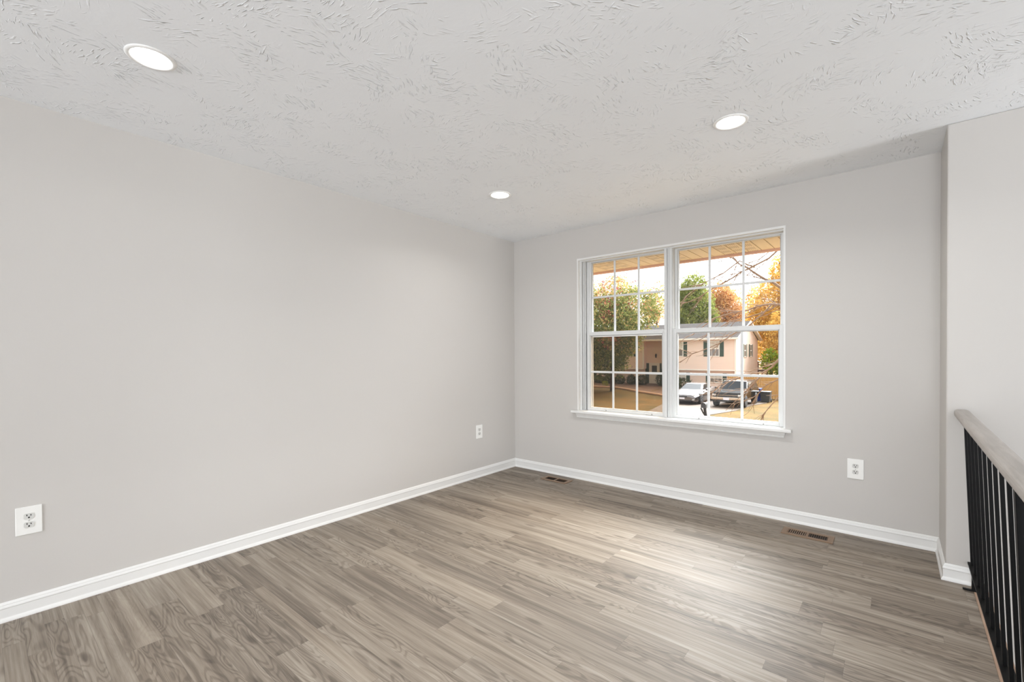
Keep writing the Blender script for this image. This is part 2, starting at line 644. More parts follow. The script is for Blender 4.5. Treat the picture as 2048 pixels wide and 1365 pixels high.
box(b, JL1 + 0.022, JL1 + 0.030, 0.040, 0.15, 0.676, OZ1 - 0.012)
box(b, JL1 + 0.030, JL1 + 0.038, 0.026, 0.15, 0.676, OZ1 - 0.012)
box(b, JL1 + 0.038, JR0 - 0.004, 0.034, 0.15, 0.676, OZ1 - 0.012)
box(b, JR0 - 0.004, JR0 + 0.002, 0.046, 0.15, 0.676, OZ1 - 0.012)
obj('window_mullion', b, M['vinyl'], win, 0.001)

ZB, ZM0, ZM1, ZT = 0.676, 1.392, 1.434, 2.122


def sash(name, x0, x1, z0, z1, y0, y1, st, rb, rt, parent):
    """frame with stiles st, bottom rail rb, top rail rt; pane and snap-in grille are children"""
    b = B()
    box(b, x0, x0 + st, y0, y1, z0, z1); box(b, x1 - st, x1, y0, y1, z0, z1)
    box(b, x0 + st, x1 - st, y0, y1, z0, z0 + rb); box(b, x0 + st, x1 - st, y0, y1, z1 - rt, z1)
    # glazing bead step
    g = 0.007
    ym = y0 + 0.010
    box(b, x0 + st, x0 + st + g, ym, y1, z0 + rb, z1 - rt); box(b, x1 - st - g, x1 - st, ym, y1, z0 + rb, z1 - rt)
    box(b, x0 + st + g, x1 - st - g, ym, y1, z0 + rb, z0 + rb + g)
    box(b, x0 + st + g, x1 - st - g, ym, y1, z1 - rt - g, z1 - rt)
    s = obj(name, b, M['vinyl'], parent, 0.0018)
    yg = y0 + 0.022
    gx0, gx1, gz0, gz1 = x0 + st + g, x1 - st - g, z0 + rb + g, z1 - rt - g
    b = B(); quad(b, (gx0, yg, gz0), (gx1, yg, gz0), (gx1, yg, gz1), (gx0, yg, gz1))
    obj('pane', b, M['glass'], s)
    b = B()
    w = 0.0095
    for i in (1, 2):
        x = gx0 + (gx1 - gx0) * i / 3
        box(b, x - w, x + w, yg - 0.012, yg - 0.003, gz0, gz1)
    zc = (gz0 + gz1) / 2
    xs = [gx0] + [gx0 + (gx1 - gx0) * i / 3 for i in (1, 2)] + [gx1]
    for i in range(3):
        box(b, xs[i] + (w if i else 0), xs[i + 1] - (w if i < 2 else 0), yg - 0.012, yg - 0.003, zc - w, zc + w)
    obj('grille', b, M['vinyl'], s, 0.002)
    return s


for (x0, x1, side) in ((JL0, JL1, 'l'), (JR0, JR1, 'r')):
    sash('upper_sash', x0, x1, ZM0 + 0.004, ZT, 0.092, 0.128, 0.022, 0.034, 0.012, win)
    lo = sash('lower_sash', x0 + 0.001, x1 - 0.001, ZB + 0.001, ZM1, 0.052, 0.088, 0.026, 0.022, 0.036, win)
    for fx in (0.22, 0.80):
        xc = x0 + (x1 - x0) * fx
        b = B(); box(b, xc - 0.028, xc + 0.028, 0.044, 0.052, ZB + 0.004, ZB + 0.015)
        box(b, xc + 0.029, xc + 0.036, 0.047, 0.052, ZB + 0.004, ZB + 0.013, 1)
        obj('sash_lift', b, [M['vinyl'], M['vinyl_dark']], lo, 0.001)
# half screen outside the left lower sash
b = B()
sx0, sx1 = JL0 + 0.014, JL1 - 0.012
quad(b, (sx0, 0.140, ZB + 0.02), (sx1, 0.140, ZB + 0.02), (sx1, 0.140, 1.386), (sx0, 0.140, 1.386))
scr = obj('insect_screen', b, M['screen'], win)
scr['label'] = 'brown see-through screen outside the left lower sash'
b = B()
for (xa, xb, za, zb) in ((sx0 - 0.012, sx0, ZB, 1.40), (sx1, sx1 + 0.012, ZB, 1.40), (sx0, sx1, 1.386, 1.396), (sx0, sx1, ZB, ZB + 0.02)):
    box(b, xa, xb, 0.136, 0.146, za, zb)
obj('screen_frame', b, M['trim'], scr)

# stool and apron
b = B()
box(b, 0.748, 2.604, -0.052, 0.0, 0.649, 0.673)
box(b, OX0 + 0.001, OX1 - 0.001, 0.0, 0.03, 0.649, 0.673)
obj('window_stool', b, M['trim'], win, 0.006, 3)
b = B()
ap = [(-0.001, 0.604), (-0.012, 0.604), (-0.016, 0.612), (-0.012, 0.617), (-0.015, 0.620), (-0.021, 0.636), (-0.026, 0.649), (-0.001, 0.649)]
A, C = prism(b, [(y, z) for y, z in ap], 0, 0.80, 2.552)
for vs, sgn in ((A, 1), (C, -1)):
    for v in vs:
        v.co.x += sgn * (-0.012 * (v.co.z - 0.604) / 0.045)
obj('window_apron', b, M['trim'], win)

# ---- recessed ceiling lights -------------------------------------------------
def recessed(x, y, label, bright=1.0, first=[None]):
    if first[0] is None:
        t = thing('recessed_light', label, 'ceiling light', (x, y, H), group='round recessed ceiling lights')
        b = B()
        lathe(b, [(0.067, -0.0005), (0.068, -0.004), (0.073, -0.006), (0.080, -0.005), (0.0845, -0.002), (0.085, 0.0)], 48)
        obj('trim_ring', b, M['lamp_ring'], t)
        b = B()
        lathe(b, [(0.0001, -0.0028), (0.030, -0.0028), (0.060, -0.0026), (0.0668, -0.0016)], 48)
        obj('lens', b, M['lens'], t)
        first[0] = t
    else:
        t = copy_tree(first[0])
        t.location = (x, y, H)
        t['label'] = label
    area('lamp_glow', (x, y, H - 0.008), (0.13, 0.13), LAMP_W * bright, (1, 0.99, 0.97), (0, 0, 0), 'DISK', radians(150))
    return t


recessed(0.857, -3.317, 'lit round ceiling light nearest the camera, at upper left')
recessed(0.868, -1.203, 'lit round ceiling light closest to the far left corner', 5.0)
recessed(2.504, -1.225, 'lit round ceiling light above and in front of the window, at right', 10.0)
area('lamp_glow', (2.504, -3.317, H - 0.008), (0.13, 0.13), LAMP_W * 10, (1, 0.99, 0.97), (0, 0, 0), 'DISK', radians(150))

# ---- outlets -----------------------------------------------------------------
def make_outlet(label, loc, rz):
    t = thing('outlet', label, 'wall outlet', loc, rz, 'white duplex outlets low on the walls')
    b = B()   # plate lies in the local XZ plane, front towards -Y
    box(b, -0.0445, 0.0445, -0.0058, -0.0004, -0.0665, 0.0665)
    obj('cover_plate', b, M['plastic'], t, 0.004, 3)
    for zc in (0.0205, -0.0205):
        b = B()
        pts = []
        for i in range(26):
            a = 2 * pi * i / 28
            pts.append((max(-0.0172, min(0.0172, 0.0195 * cos(a))), max(-0.0138, min(0.0138, 0.0172 * sin(a))) + zc))
        prism(b, pts, 1, -0.0080, -0.0057)
        for xs, hh in ((-0.0066, 0.0082), (0.0066, 0.0068)):
            quad(b, (xs - 0.0016, -0.00815, zc + 0.0012), (xs + 0.0016, -0.00815, zc + 0.0012),
                 (xs + 0.0016, -0.00815, zc + 0.0012 + hh), (xs - 0.0016, -0.00815, zc + 0.0012 + hh), mi=1)
        gp = [(0.0033 * cos(a), -0.00815, zc - 0.0062 + 0.0036 * sin(a)) for a in [2 * pi * i / 12 for i in range(12)]]
        f = b.faces.new([b.verts.new(p) for p in gp]); f.material_index = 1
        obj('receptacle', b, [M['recept'], M['black_hole']], t, recalc=False)
    b = B(); lathe(b, [(0.0035, -0.0057), (0.0034, -0.0066), (0.0022, -0.0072), (0.0001, -0.0073)], 14, axis=1)
    obj('screw', b, M['screw'], t)
    return t


o1 = make_outlet('white duplex outlet on the left wall near the camera, at lower left', (0, -3.636, 0.450), radians(90))
o2 = copy_tree(o1); o2.location = (0, -0.561, 0.453)
o2['label'] = 'small white outlet on the left wall close to the far corner'
o3 = copy_tree(o1); o3.location = (2.968, 0, 0.444); o3.rotation_euler = (0, 0, 0)
o3['label'] = 'white duplex outlet on the window wall, right of the window'

# ---- floor registers -----------------------------------------------------------
def make_register(label, loc):
    t = thing('floor_register', label, 'floor vent', loc, 0, 'brown metal floor registers under the window')
    L, Wd = 0.290, 0.138
    ix, iy = 0.112, 0.038
    b = B()
    box(b, -L / 2, L / 2, -Wd / 2, -iy, 0, 0.005); box(b, -L / 2, L / 2, iy, Wd / 2, 0, 0.005)
    box(b, -L / 2, -ix, -iy, iy, 0, 0.005); box(b, ix, L / 2, -iy, iy, 0, 0.005)
    box(b, -0.008, 0.008, -iy, iy, 0, 0.005)
    obj('face_plate', b, M['register'], t, 0.0015)
    b = B(); box(b, -ix, ix, -iy, iy, 0.0002, 0.0008)
    obj('duct_opening', b, M['register_dark'], t)
    for side in (-1, 1):
        for i in range(9):
            x = side * (0.014 + i * 0.0118)
            b = B()
            tilt = 0.003
            if side < 0:
                prism(b, [(x - 0.0045, 0.0012), (x - 0.0035, 0.0012), (x + 0.0030, 0.0046), (x + 0.0018, 0.0046)], 1, -iy, iy)
            else:
                prism(b, [(x - 0.0016, 0.0012), (x - 0.0004, 0.0012), (x + 0.0014, 0.0046), (x + 0.0002, 0.0046)], 1, -iy, iy)
            obj('louver', b, M['register'], t)
    return t


r1 = make_register('brown slotted floor vent below the outlet, right of the window', (2.722, -0.208, 0))
r2 = copy_tree(r1); r2.location = (0.660, -0.172, 0)
r2['label'] = 'brown slotted floor vent near the far left corner'

# ---- stair railing ---------------------------------------------------------------
rail = thing('stair_railing', 'black iron baluster railing with grey wood handrail along the stairwell', 'railing', (3.4755, JY, 0))
rail.rotation_euler = (0, 0, -math.atan(SK))


def lean(z):
    return -0.028 * (z - 0.12) / 0.73


RL = 3.6
b = B()
pf = []
for i in range(22):          # rounded mushroom profile
    a = 2 * pi * i / 22
    cx, cz = cos(a), sin(a)
    px = 0.0305 * math.copysign(abs(cx) ** 0.6, cx)
    pz = (0.021 if cz > 0 else 0.024) * math.copysign(abs(cz) ** 0.75, cz)
    pf.append((-0.0385 + px, 0.903 + pz))
prism(b, pf, 1, -RL, -0.012)
hr = obj('handrail', b, M['handrail'], rail, 0.003)
hr['label'] = 'grey stained wood handrail'
b = B(); box(b, lean(0.875) - 0.015, lean(0.875) + 0.015, -RL, -0.004, 0.872, 0.882)
obj('top_channel', b, M['black_iron'], rail, 0.001)
b = B(); box(b, -0.0145, 0.0215, -RL, -0.003, 0.112, 0.122)
obj('bottom_rail', b, M['black_iron'], rail, 0.001)
hb = 0.0053
bal = None
for i in range(26):
    y = -0.036 - i * 0.142
    if i == 10:
        b = B()
        vs = box(b, -0.017, 0.017, -1.551, -1.519, 0.0, 0.872)
        for v in vs:
            v.co.x += lean(v.co.z)
        obj('newel_post', b, M['black_iron'], rail, 0.001)
        continue
    if i > 10:
        y -= 0.1
    if bal is None:
        b = B()
        vs = box(b, -hb, hb, -hb, hb, 0.12, 0.874)
        for v in vs:
            v.co.x += lean(v.co.z)
        bal = obj('baluster', b, M['black_iron'], rail)
        bal.location = (0, y, 0)
    else:
        c = bal.copy(); COL.objects.link(c); c.location = (0, y, 0)
b = B()
box(b, -0.005, 0.012, -0.092, -0.078, 0.003, 0.114)
box(b, -0.038, 0.014, -0.094, -0.076, 0.0034, 0.0094)
obj('foot_bracket', b, M['black_iron'], rail, 0.001)

# ================================================================== OUTSIDE
def fnum(rng, a, b):
    return a + (b - a) * rng.random()


def sm(a, b, x):
    t = max(0.0, min(1.0, (x - a) / (b - a)))
    return t * t * (3 - 2 * t)


def gh(x, y):
    """ground height in front of the houses"""
    return -2.05 + 0.5 * sm(25, 34, y) * (1 - sm(-11, -8.3, x))


def lawn_mat():
    k = NT('autumn_lawn')
    co = k.pos()
    n = k.noise(co, 0.45, 4, 0.6)
    n2 = k.noise(co, 14, 3, 0.7)
    c = k.ramp(k.math('MULTIPLY_ADD', n2, 0.5, k.math('MULTIPLY', n, 0.6)),
               [(0.3, s2l((56, 56, 26))), (0.5, s2l((84, 70, 38))), (0.62, s2l((106, 80, 43))), (0.8, s2l((114, 88, 52)))])
    k.bsdf(c, 0.95, 0, 0.1, k.bump(n2, 0.5, 0.03))
    return k.m


def siding_mat(name, rgb):
    k = NT(name)
    co = k.objco()
    n = k.noise(k.vmath('MULTIPLY', co, (0.6, 0.6, 14)), 1.0, 3, 0.6)
    base = s2l(rgb)
    k.bsdf(k.mix(n, tuple(c * 0.95 for c in base), tuple(min(1, c * 1.04) for c in base)), 0.6, 0, 0.3)
    return k.m


def shingle_mat():
    k = NT('grey_roof_shingles')
    br = k.n('TexBrick')
    k.l(k.objco(), br.inputs['Vector'])
    br.inputs['Color1'].default_value = (*s2l((62, 56, 54)), 1)
    br.inputs['Color2'].default_value = (*s2l((50, 46, 44)), 1)
    br.inputs['Mortar'].default_value = (*s2l((40, 37, 36)), 1)
    br.inputs['Scale'].default_value = 4.0
    br.inputs['Mortar Size'].default_value = 0.01
    k.bsdf(br.outputs[0], 0.9, 0, 0.1)
    return k.m


def leaf_mat(name, stops, trans=0.3):
    k = NT(name)
    at = k.n('Attribute', attribute_name='leaf_tone')
    c = k.ramp(at.outputs['Fac'], stops)
    df = k.n('BsdfDiffuse'); k.l(c, df.inputs[0])
    tr = k.n('BsdfTranslucent'); k.l(c, tr.inputs[0])
    mx = k.n('MixShader'); mx.inputs[0].default_value = trans
    k.l(df.outputs[0], mx.inputs[1]); k.l(tr.outputs[0], mx.inputs[2])
    k.l(mx.outputs[0], k.out.inputs[0])
    return k.m


def soffit_mat():
    k = NT('tan_soffit_panels')
    co = k.pos()
    sx = k.n('SeparateXYZ'); k.l(co, sx.inputs[0])
    p = k.math('DIVIDE', k.math('ADD', sx.outputs[0], 20.01), 0.1016)
    row = k.math('FLOOR', p)
    fx = k.math('FRACT', p)
    vent = k.math('LESS_THAN', k.math('FRACT', k.math('DIVIDE', row, 6.0)), 0.34)
    inx = k.math('MULTIPLY', k.math('GREATER_THAN', fx, 0.18), k.math('LESS_THAN', fx, 0.86))
    sl = k.math('MULTIPLY', k.math('LESS_THAN', k.math('FRACT', k.math('DIVIDE', sx.outputs[0], 0.0145)), 0.36), k.math('LESS_THAN', k.math('FRACT', k.math('DIVIDE', sx.outputs[1], 0.15)), 0.62))
    m = k.math('MULTIPLY', k.math('MULTIPLY', vent, inx), sl)
    c = k.mix(m, s2l((192, 174, 142)), s2l((96, 78, 54)))
    k.bsdf(c, 0.5, 0, 0.3)
    return k.m


M['lawn'] = lawn_mat()
M['siding'] = siding_mat('pinkish_beige_lap_siding', (240, 216, 202))
M['own_siding'] = siding_mat('tan_lap_siding', (205, 180, 150))
M['shingle'] = shingle_mat()
M['soffit'] = soffit_mat()
M['fascia'] = plain('brown_pink_fascia', (176, 140, 122), 0.5)
M['white_ext'] = plain('white_exterior_trim', (238, 232, 224), 0.45)
M['shutter'] = plain('dark_green_shutter', (42, 66, 50), 0.5, vary=0.1, scale=20)
M['win_dark'] = plain('dark_house_glass', (120, 112, 106), 0.12, spec=0.6, vary=0.2, scale=2)
M['blind'] = plain('pale_window_blind', (206, 198, 186), 0.6)
M['concrete'] = plain('pale_concrete_drive', (86, 72, 60), 0.85, vary=0.08, scale=1.5, bump=0.2)
M['asphalt'] = plain('grey_asphalt', (112, 108, 104), 0.9, vary=0.1, scale=3)
M['fence'] = plain('weathered_cedar_fence', (196, 148, 84), 0.8, vary=0.16, scale=5)
M['mulch'] = plain('dark_bark_mulch', (104, 78, 60), 0.95, vary=0.3, scale=20)
M['border'] = plain('tan_stone_border', (186, 148, 118), 0.9, vary=0.15, scale=9)
M['step'] = plain('weathered_concrete_step', (150, 138, 122), 0.9, vary=0.1)
M['silver'] = plain('silver_car_paint', (118, 113, 112), 0.24, 0.95, 0.3, vary=0.02)
M['black_paint'] = plain('black_car_paint', (24, 22, 22), 0.12, 0.0, 0.6, vary=0.05)
M['chrome'] = plain('bumper_chrome', (214, 196, 176), 0.16, 0.9, vary=0.03)
M['car_glass'] = plain('car_window_glass', (48, 50, 52), 0.05, spec=0.9, vary=0.1)
M['windshield'] = plain('sky_lit_windshield', (40, 44, 48), 0.15, spec=0.12, vary=0.05)
M['tyre'] = plain('black_tyre', (26, 24, 24), 0.8)
M['alloy'] = plain('alloy_wheel', (150, 146, 142), 0.3, 0.7)
M['lamp_glass'] = plain('headlamp_glass', (214, 212, 208), 0.1, spec=0.8)
M['grille_dark'] = plain('dark_grille', (36, 34, 34), 0.4)
M['plate'] = plain('white_licence_plate', (232, 226, 232), 0.4)
M['blue_bin'] = plain('blue_bin_plastic', (28, 74, 168), 0.45, vary=0.06)
M['grey_bin'] = plain('dark_grey_bin_plastic', (66, 70, 72), 0.45, vary=0.06)
M['bark'] = plain('grey_brown_bark', (128, 104, 84), 0.9, vary=0.25, scale=14)
M['dark_bark'] = plain('dark_bark', (86, 70, 56), 0.9, vary=0.25, scale=8)
M['deck'] = plain('dark_deck_boards', (96, 72, 58), 0.8, vary=0.15)
M['mail_iron'] = plain('dark_weathered_mailbox', (34, 30, 27), 0.6, vary=0.2)

G_GREEN_RED = leaf_mat('green_and_red_leaves', [(0.0, s2l((70, 82, 44))), (0.35, s2l((126, 136, 78))), (0.6, s2l((176, 172, 108))), (0.76, s2l((212, 172, 124))), (0.88, s2l((196, 112, 98))), (1.0, s2l((146, 80, 90)))])
G_EVER = leaf_mat('evergreen_needles', [(0.0, s2l((98, 110, 58))), (0.5, s2l((146, 156, 84))), (1.0, s2l((194, 188, 116)))])
G_ORANGE = leaf_mat('orange_brown_leaves', [(0.0, s2l((170, 130, 88))), (0.5, s2l((222, 178, 128))), (0.8, s2l((236, 194, 118))), (1.0, s2l((206, 182, 110)))])
G_YELLOW = leaf_mat('golden_yellow_leaves', [(0.0, s2l((180, 146, 78))), (0.45, s2l((232, 194, 110))), (0.8, s2l((248, 214, 128))), (1.0, s2l((190, 172, 94)))])
G_LIME = leaf_mat('bright_green_leaves', [(0.0, s2l((92, 112, 36))), (0.6, s2l((138, 156, 48))), (1.0, s2l((190, 180, 70)))])
G_HEDGE = leaf_mat('dark_hedge_leaves', [(0.0, s2l((58, 64, 38))), (0.7, s2l((84, 92, 50))), (1.0, s2l((128, 124, 76)))], 0.15)

# ---- ground, street, driveway
b = B()
xs = [-70, -40, -26] + [-20 + i for i in range(16)] + [-3, 4, 20, 50]
ys = [0.3, 5, 10, 16, 20, 23] + [25 + 1.0 * i for i in range(11)] + [38, 42, 50, 70, 120]
grid = [[b.verts.new((x, y, gh(x, y))) for x in xs] for y in ys]
for i in range(len(ys) - 1):
    for j in range(len(xs) - 1):
        f = b.faces.new((grid[i][j], grid[i][j + 1], grid[i + 1][j + 1], grid[i + 1][j])); f.smooth = True
struct('lawn', b, M['lawn'], 'yellowing autumn lawn outside the window', 'ground')
b = B(); box(b, -60, 40, 8.0, 14.5, -2.2, -2.03)
struct('street', b, M['asphalt'], 'grey street between the two houses', 'ground')
b = B()
poly = [(-5.4, 14.5), (-5.3, 17.0), (-4.25, 20.0), (-3.5, 23.2), (-3.4, 26.5), (-2.95, 28.4), (-3.4, 34.6), (-8.6, 34.6), (-8.6, 27.5), (-8.1, 25.0), (-7.2, 20.2), (-7.0, 14.5)]
prism(b, poly, 2, -2.15, -2.02)
struct('driveway', b, M['concrete'], 'pale concrete driveway under the two parked cars', 'ground')

# ---- our own eave, roof and outer wall
sof_z = 2.15
b = B()
x = -1.0
while x < 5.0:
    box(b, x + 0.003, x + 0.0986, TH + 0.002, 0.796, sof_z, sof_z + 0.012)
    x += 0.1016
struct('soffit', b, M['soffit'], 'tan vented soffit seen through the top panes', 'soffit')
b = B(); box(b, -1.0, 5.0, 0.785, 0.83, 2.128, 2.36)
struct('trim_2', b, M['fascia'], 'brownish fascia board at the eave edge', 'trim', bevel=0.004)
b = B()
prism(b, [(0.83, 2.34), (0.83, 2.40), (-5.0, 4.2), (-11.0, 2.70), (-11.0, 2.60), (TH, 2.58), (TH, 2.34)], 0, -1.0, 9.4)
struct('roof', b, M['shingle'], 'roof above the room', 'roof')


def siding(b, ax, c, a0, a1, z0, z1, out, lap=0.12, d=0.016, holes=()):
    """lapped boards on the plane ax=c between a0..a1, facing `out` (+1/-1)"""
    n = max(1, round((z1 - z0) / lap))
    h = (z1 - z0) / n
    for i in range(n):
        za, zb = z0 + i * h, z0 + (i + 1) * h

        def P(a, o, z):
            return (a, c + out * o, z) if ax == 1 else (c + out * o, a, z)
        quad(b, P(a0, d, za), P(a1, d, za), P(a1, 0, zb), P(a0, 0, zb))
        quad(b, P(a0, 0, za), P(a1, 0, za), P(a1, d, za), P(a0, d, za))


b = B()
siding(b, 1, TH + 0.002, -0.12, OX0, -2.05, 2.15, 1); siding(b, 1, TH + 0.002, OX1, WX + 0.14, -2.05, 2.15, 1)
siding(b, 1, TH + 0.002, OX0, OX1, -2.05, OZ0, 1)
struct('wall_exterior', b, M['own_siding'], 'outer siding under the window', 'wall', recalc=False)

# ---- the house across the street --------------------------------------------------
hx, hy = -6.21, 34.3
house = thing('neighbor_house', 'two-storey beige house with green shutters across the street', 'house', (hx, hy, -2.05))
XL = -13.9              # local left end
SZ0, SZ1 = 1.83, 4.33   # upper storey (local z)
EL, ER = -7.54, -5.79   # entry recess in local x
b = B()
for (a0, a1) in ((XL, EL), (ER, 0.0)):
    siding(b, 1, 0.0, a0, a1, SZ0, SZ1, -1)
    quad(b, (a0, 0.0, SZ0), (a1, 0.0, SZ0), (a1, 0.45, SZ0), (a0, 0.45, SZ0))
siding(b, 0, ER, 0.0, 0.7, SZ0, SZ1, -1); siding(b, 0, EL, 0.0, 0.7, SZ0, SZ1, 1)
obj('upper_wall', b, M['siding'], house, recalc=False)
b = B()
for (a0, a1) in ((XL, EL), (ER, -0.05)):
    siding(b, 1, 0.45, a0, a1, -0.6, SZ0, -1)
obj('lower_wall', b, M['siding'], house, recalc=False)
b = B()
siding(b, 1, 0.7, EL, ER, 0.2, SZ1, -1)
obj('entry_wall', b, M['siding'], house, recalc=False)
b = B()
siding(b, 0, 0.0, 0.0, 7.5, -0.4, SZ1, 1)
n = 12
for i in range(n):
    za, zb = SZ1 + i * 0.11, SZ1 + (i + 1) * 0.11
    w = lambda z: 3.75 * (1 - (z - SZ1) / 1.36)
    quad(b, (0.016, 3.75 - w(za), za), (0.016, 3.75 + w(za), za), (0, 3.75 + w(zb), zb), (0, 3.75 - w(zb), zb))
quad(b, (XL, 0, -0.5), (XL, 7.5, -0.5), (XL, 7.5, SZ1), (XL, 0, SZ1))
quad(b, (XL, 7.5, -0.5), (0, 7.5, -0.5), (0, 7.5, SZ1), (XL, 7.5, SZ1))
obj('side_wall', b, M['siding'], house, recalc=False)
b = B()
for sgn in (-1, 1):
    y0, y1 = 3.75, 3.75 + sgn * 4.15
    z0, z1 = SZ1 + 1.44, SZ1 - 0.02
    vs = [(XL - 0.3, y0, z0), (0.28, y0, z0), (0.28, y1, z1), (XL - 0.3, y1, z1)]
    up = [(p[0], p[1], p[2] + 0.09) for p in vs]
    V = [b.verts.new(p) for p in vs]; U = [b.verts.new(p) for p in up]
    b.faces.new(V); b.faces.new(U[::-1])
    for i in range(4):
        b.faces.new((V[i], V[(i + 1) % 4], U[(i + 1) % 4], U[i]))
obj('roof', b, M['shingle'], house)
b = B()
box(b, XL - 0.3, 0.3, -0.42, -0.32, SZ1 - 0.08, SZ1 + 0.06)
obj('gutter', b, M['white_ext'], house, 0.01)
b = B()
for sgn in (-1, 1):
    prism(b, [(3.75, SZ1 + 1.42), (3.75 + sgn * 4.15, SZ1 - 0.05), (3.75 + sgn * 4.15, SZ1 + 0.07), (3.75, SZ1 + 1.55)], 0, 0.26, 0.30)
obj('rake_board', b, M['white_ext'], house)
b = B()
for sgn in (-1, 1):
    prism(b, [(3.75, SZ1 + 1.405), (3.75 + sgn * 4.15, SZ1 - 0.055), (3.75 + sgn * 4.15, SZ1 - 0.035), (3.75, SZ1 + 1.425)], 0, 0.02, 0.262)
obj('rake_soffit', b, M['white_ext'], house)
b = B(); box(b, XL - 0.1, EL, -0.32, 0.0, SZ1 - 0.03, SZ1 - 0.01); box(b, EL, ER, -0.32, 0.7, SZ1 - 0.03, SZ1 - 0.01)
box(b, ER, 0.2, -0.32, 0.0, SZ1 - 0.03, SZ1 - 0.01)
obj('eave_soffit', b, M['white_ext'], house)
for x, za in ((ER, SZ0), (EL, SZ0), (0.0, -0.2)):
    b = B(); box(b, x - 0.06, x + 0.06, -0.04, 0.06, za, SZ1 - 0.03)
    obj('corner_board', b, M['white_ext'], house)
for (a0, a1) in ((XL, EL), (ER, 0.02)):
    b = B(); box(b, a0, a1, -0.03, 0.0, SZ0 - 0.06, SZ0 + 0.03)
    obj('band_board', b, M['white_ext'], house)


def hwin(x0, x1, z0, z1, y, sh=0.32, left=True, right=True, n=2):
    b = B()
    t = 0.06
    box(b, x0 - t, x1 + t, y - 0.05, y, z1, z1 + t); box(b, x0 - t, x1 + t, y - 0.06, y, z0 - t, z0)
    box(b, x0 - t, x0, y - 0.05, y, z0, z1); box(b, x1, x1 + t, y - 0.05, y, z0, z1)
    zm = (z0 + z1) / 2
    box(b, x0, x1, y - 0.045, y, zm - 0.03, zm + 0.03)
    for k in range(1, 3):
        xx = x0 + (x1 - x0) * k / 3
        box(b, xx - 0.012, xx + 0.012, y - 0.038, y, z0, zm - 0.03); box(b, xx - 0.012, xx + 0.012, y - 0.038, y, zm + 0.03, z1)
    f = obj('window', b, M['white_ext'], house)
    b = B(); quad(b, (x0, y - 0.03, z0), (x1, y - 0.03, z0), (x1, y - 0.03, zm), (x0, y - 0.03, zm))
    obj('lower_pane', b, M['win_dark'], f, recalc=False)
    b = B(); quad(b, (x0, y - 0.03, zm), (x1, y - 0.03, zm), (x1, y - 0.03, z1), (x0, y - 0.03, z1))
    obj('upper_pane', b, M['blind'], f, recalc=False)
    for on, xa in ((left, x0 - t - sh), (right, x1 + t)):
        if on:
            b = B()
            box(b, xa + 0.01, xa + sh - 0.01, y - 0.035, y - 0.017, z0 - t, z1 + t)
            q = (z1 - z0) * 0.5
            for (za, zb) in ((z0, z0 + q - 0.05), (z0 + q + 0.05, z1)):
                k = za
                while k < zb - 0.06:
                    box(b, xa + 0.06, xa + sh - 0.06, y - 0.048, y - 0.035, k, k + 0.04)
                    k += 0.075
            obj('shutter', b, M['shutter'], house)


Z0 = 2.05
hwin(-5.0, -4.07, 0.92 + Z0, 2.02 + Z0, 0.0)
hwin(-2.02, -1.22, 0.92 + Z0, 2.05 + Z0, 0.0)
hwin(-9.4, -8.5, 0.92 + Z0, 2.02 + Z0, 0.0)
hwin(-12.6, -11.6, 0.92 + Z0, 2.02 + Z0, 0.0)
hwin(-4.95, -4.0, -1.22 + Z0, -0.55 + Z0, 0.45)
hwin(-1.98, -1.12, -1.22 + Z0, -0.55 + Z0, 0.45)
# side windows on the gable wall
for (ya, yb) in ((2.55, 3.15), (4.55, 5.15)):
    b = B()
    za, zb = 0.86 + Z0, 1.80 + Z0
    box(b, 0.0, 0.05, ya - 0.06, yb + 0.06, zb, zb + 0.06); box(b, 0.0, 0.06, ya - 0.06, yb + 0.06, za - 0.06, za)
    box(b, 0.0, 0.05, ya - 0.06, ya, za, zb); box(b, 0.0, 0.05, yb, yb + 0.06, za, zb)
    box(b, 0.0, 0.045, ya, yb, (za + zb) / 2 - 0.03, (za + zb) / 2 + 0.03)
    f = obj('window', b, M['white_ext'], house)
    b = B(); quad(b, (0.03, ya, za), (0.03, yb, za), (0.03, yb, zb), (0.03, ya, zb))
    obj('lower_pane', b, M['win_dark'], f, recalc=False)
    for (s0, s1) in ((ya - 0.36, ya - 0.07), (yb + 0.07, yb + 0.36)):
        b = B(); box(b, 0.017, 0.04, s0, s1, za - 0.06, zb + 0.06)
        obj('shutter', b, M['shutter'], house)
# entry door
b = B()
dx0, dx1, dz0, dz1 = -7.2, -6.38, 0.50, 2.26
t = 0.07
ydr = 0.68
box(b, dx0 - t, dx0, ydr - 0.06, ydr, dz0, dz1 + t); box(b, dx1, dx1 + t, ydr - 0.06, ydr, dz0, dz1 + t)
box(b, dx0, dx1, ydr - 0.06, ydr, dz1, dz1 + t)
box(b, dx0, dx1, ydr - 0.035, ydr, dz0, dz1)
box(b, dx0 + 0.12, dx1 - 0.12, ydr - 0.05, ydr - 0.035, dz0 + 0.15, dz0 + 0.75)
dr = obj('front_door', b, M['white_ext'], house)
dr['label'] = 'white front door'
b = B(); box(b, dx0 + 0.18, dx1 - 0.18, ydr - 0.04, ydr - 0.036, dz0 + 0.95, dz1 - 0.16)
obj('door_pane', b, M['car_glass'], dr)
b = B(); lathe(b, [(0.0001, -0.09), (0.03, -0.08), (0.035, -0.06), (0.015, -0.04), (0.015, 0.0)], 12, (dx0 + 0.08, ydr - 0.03, dz0 + 0.85), 1)
obj('door_knob', b, M['chrome'], dr)
for (xa, xb) in ((dx0 - t - 0.36, dx0 - t - 0.02), (dx1 + t + 0.02, dx1 + t + 0.34)):
    b = B(); box(b, xa, xb, ydr - 0.03, ydr - 0.004, dz0, dz1 + 0.05)
    obj('shutter', b, M['shutter'], house)
b = B()
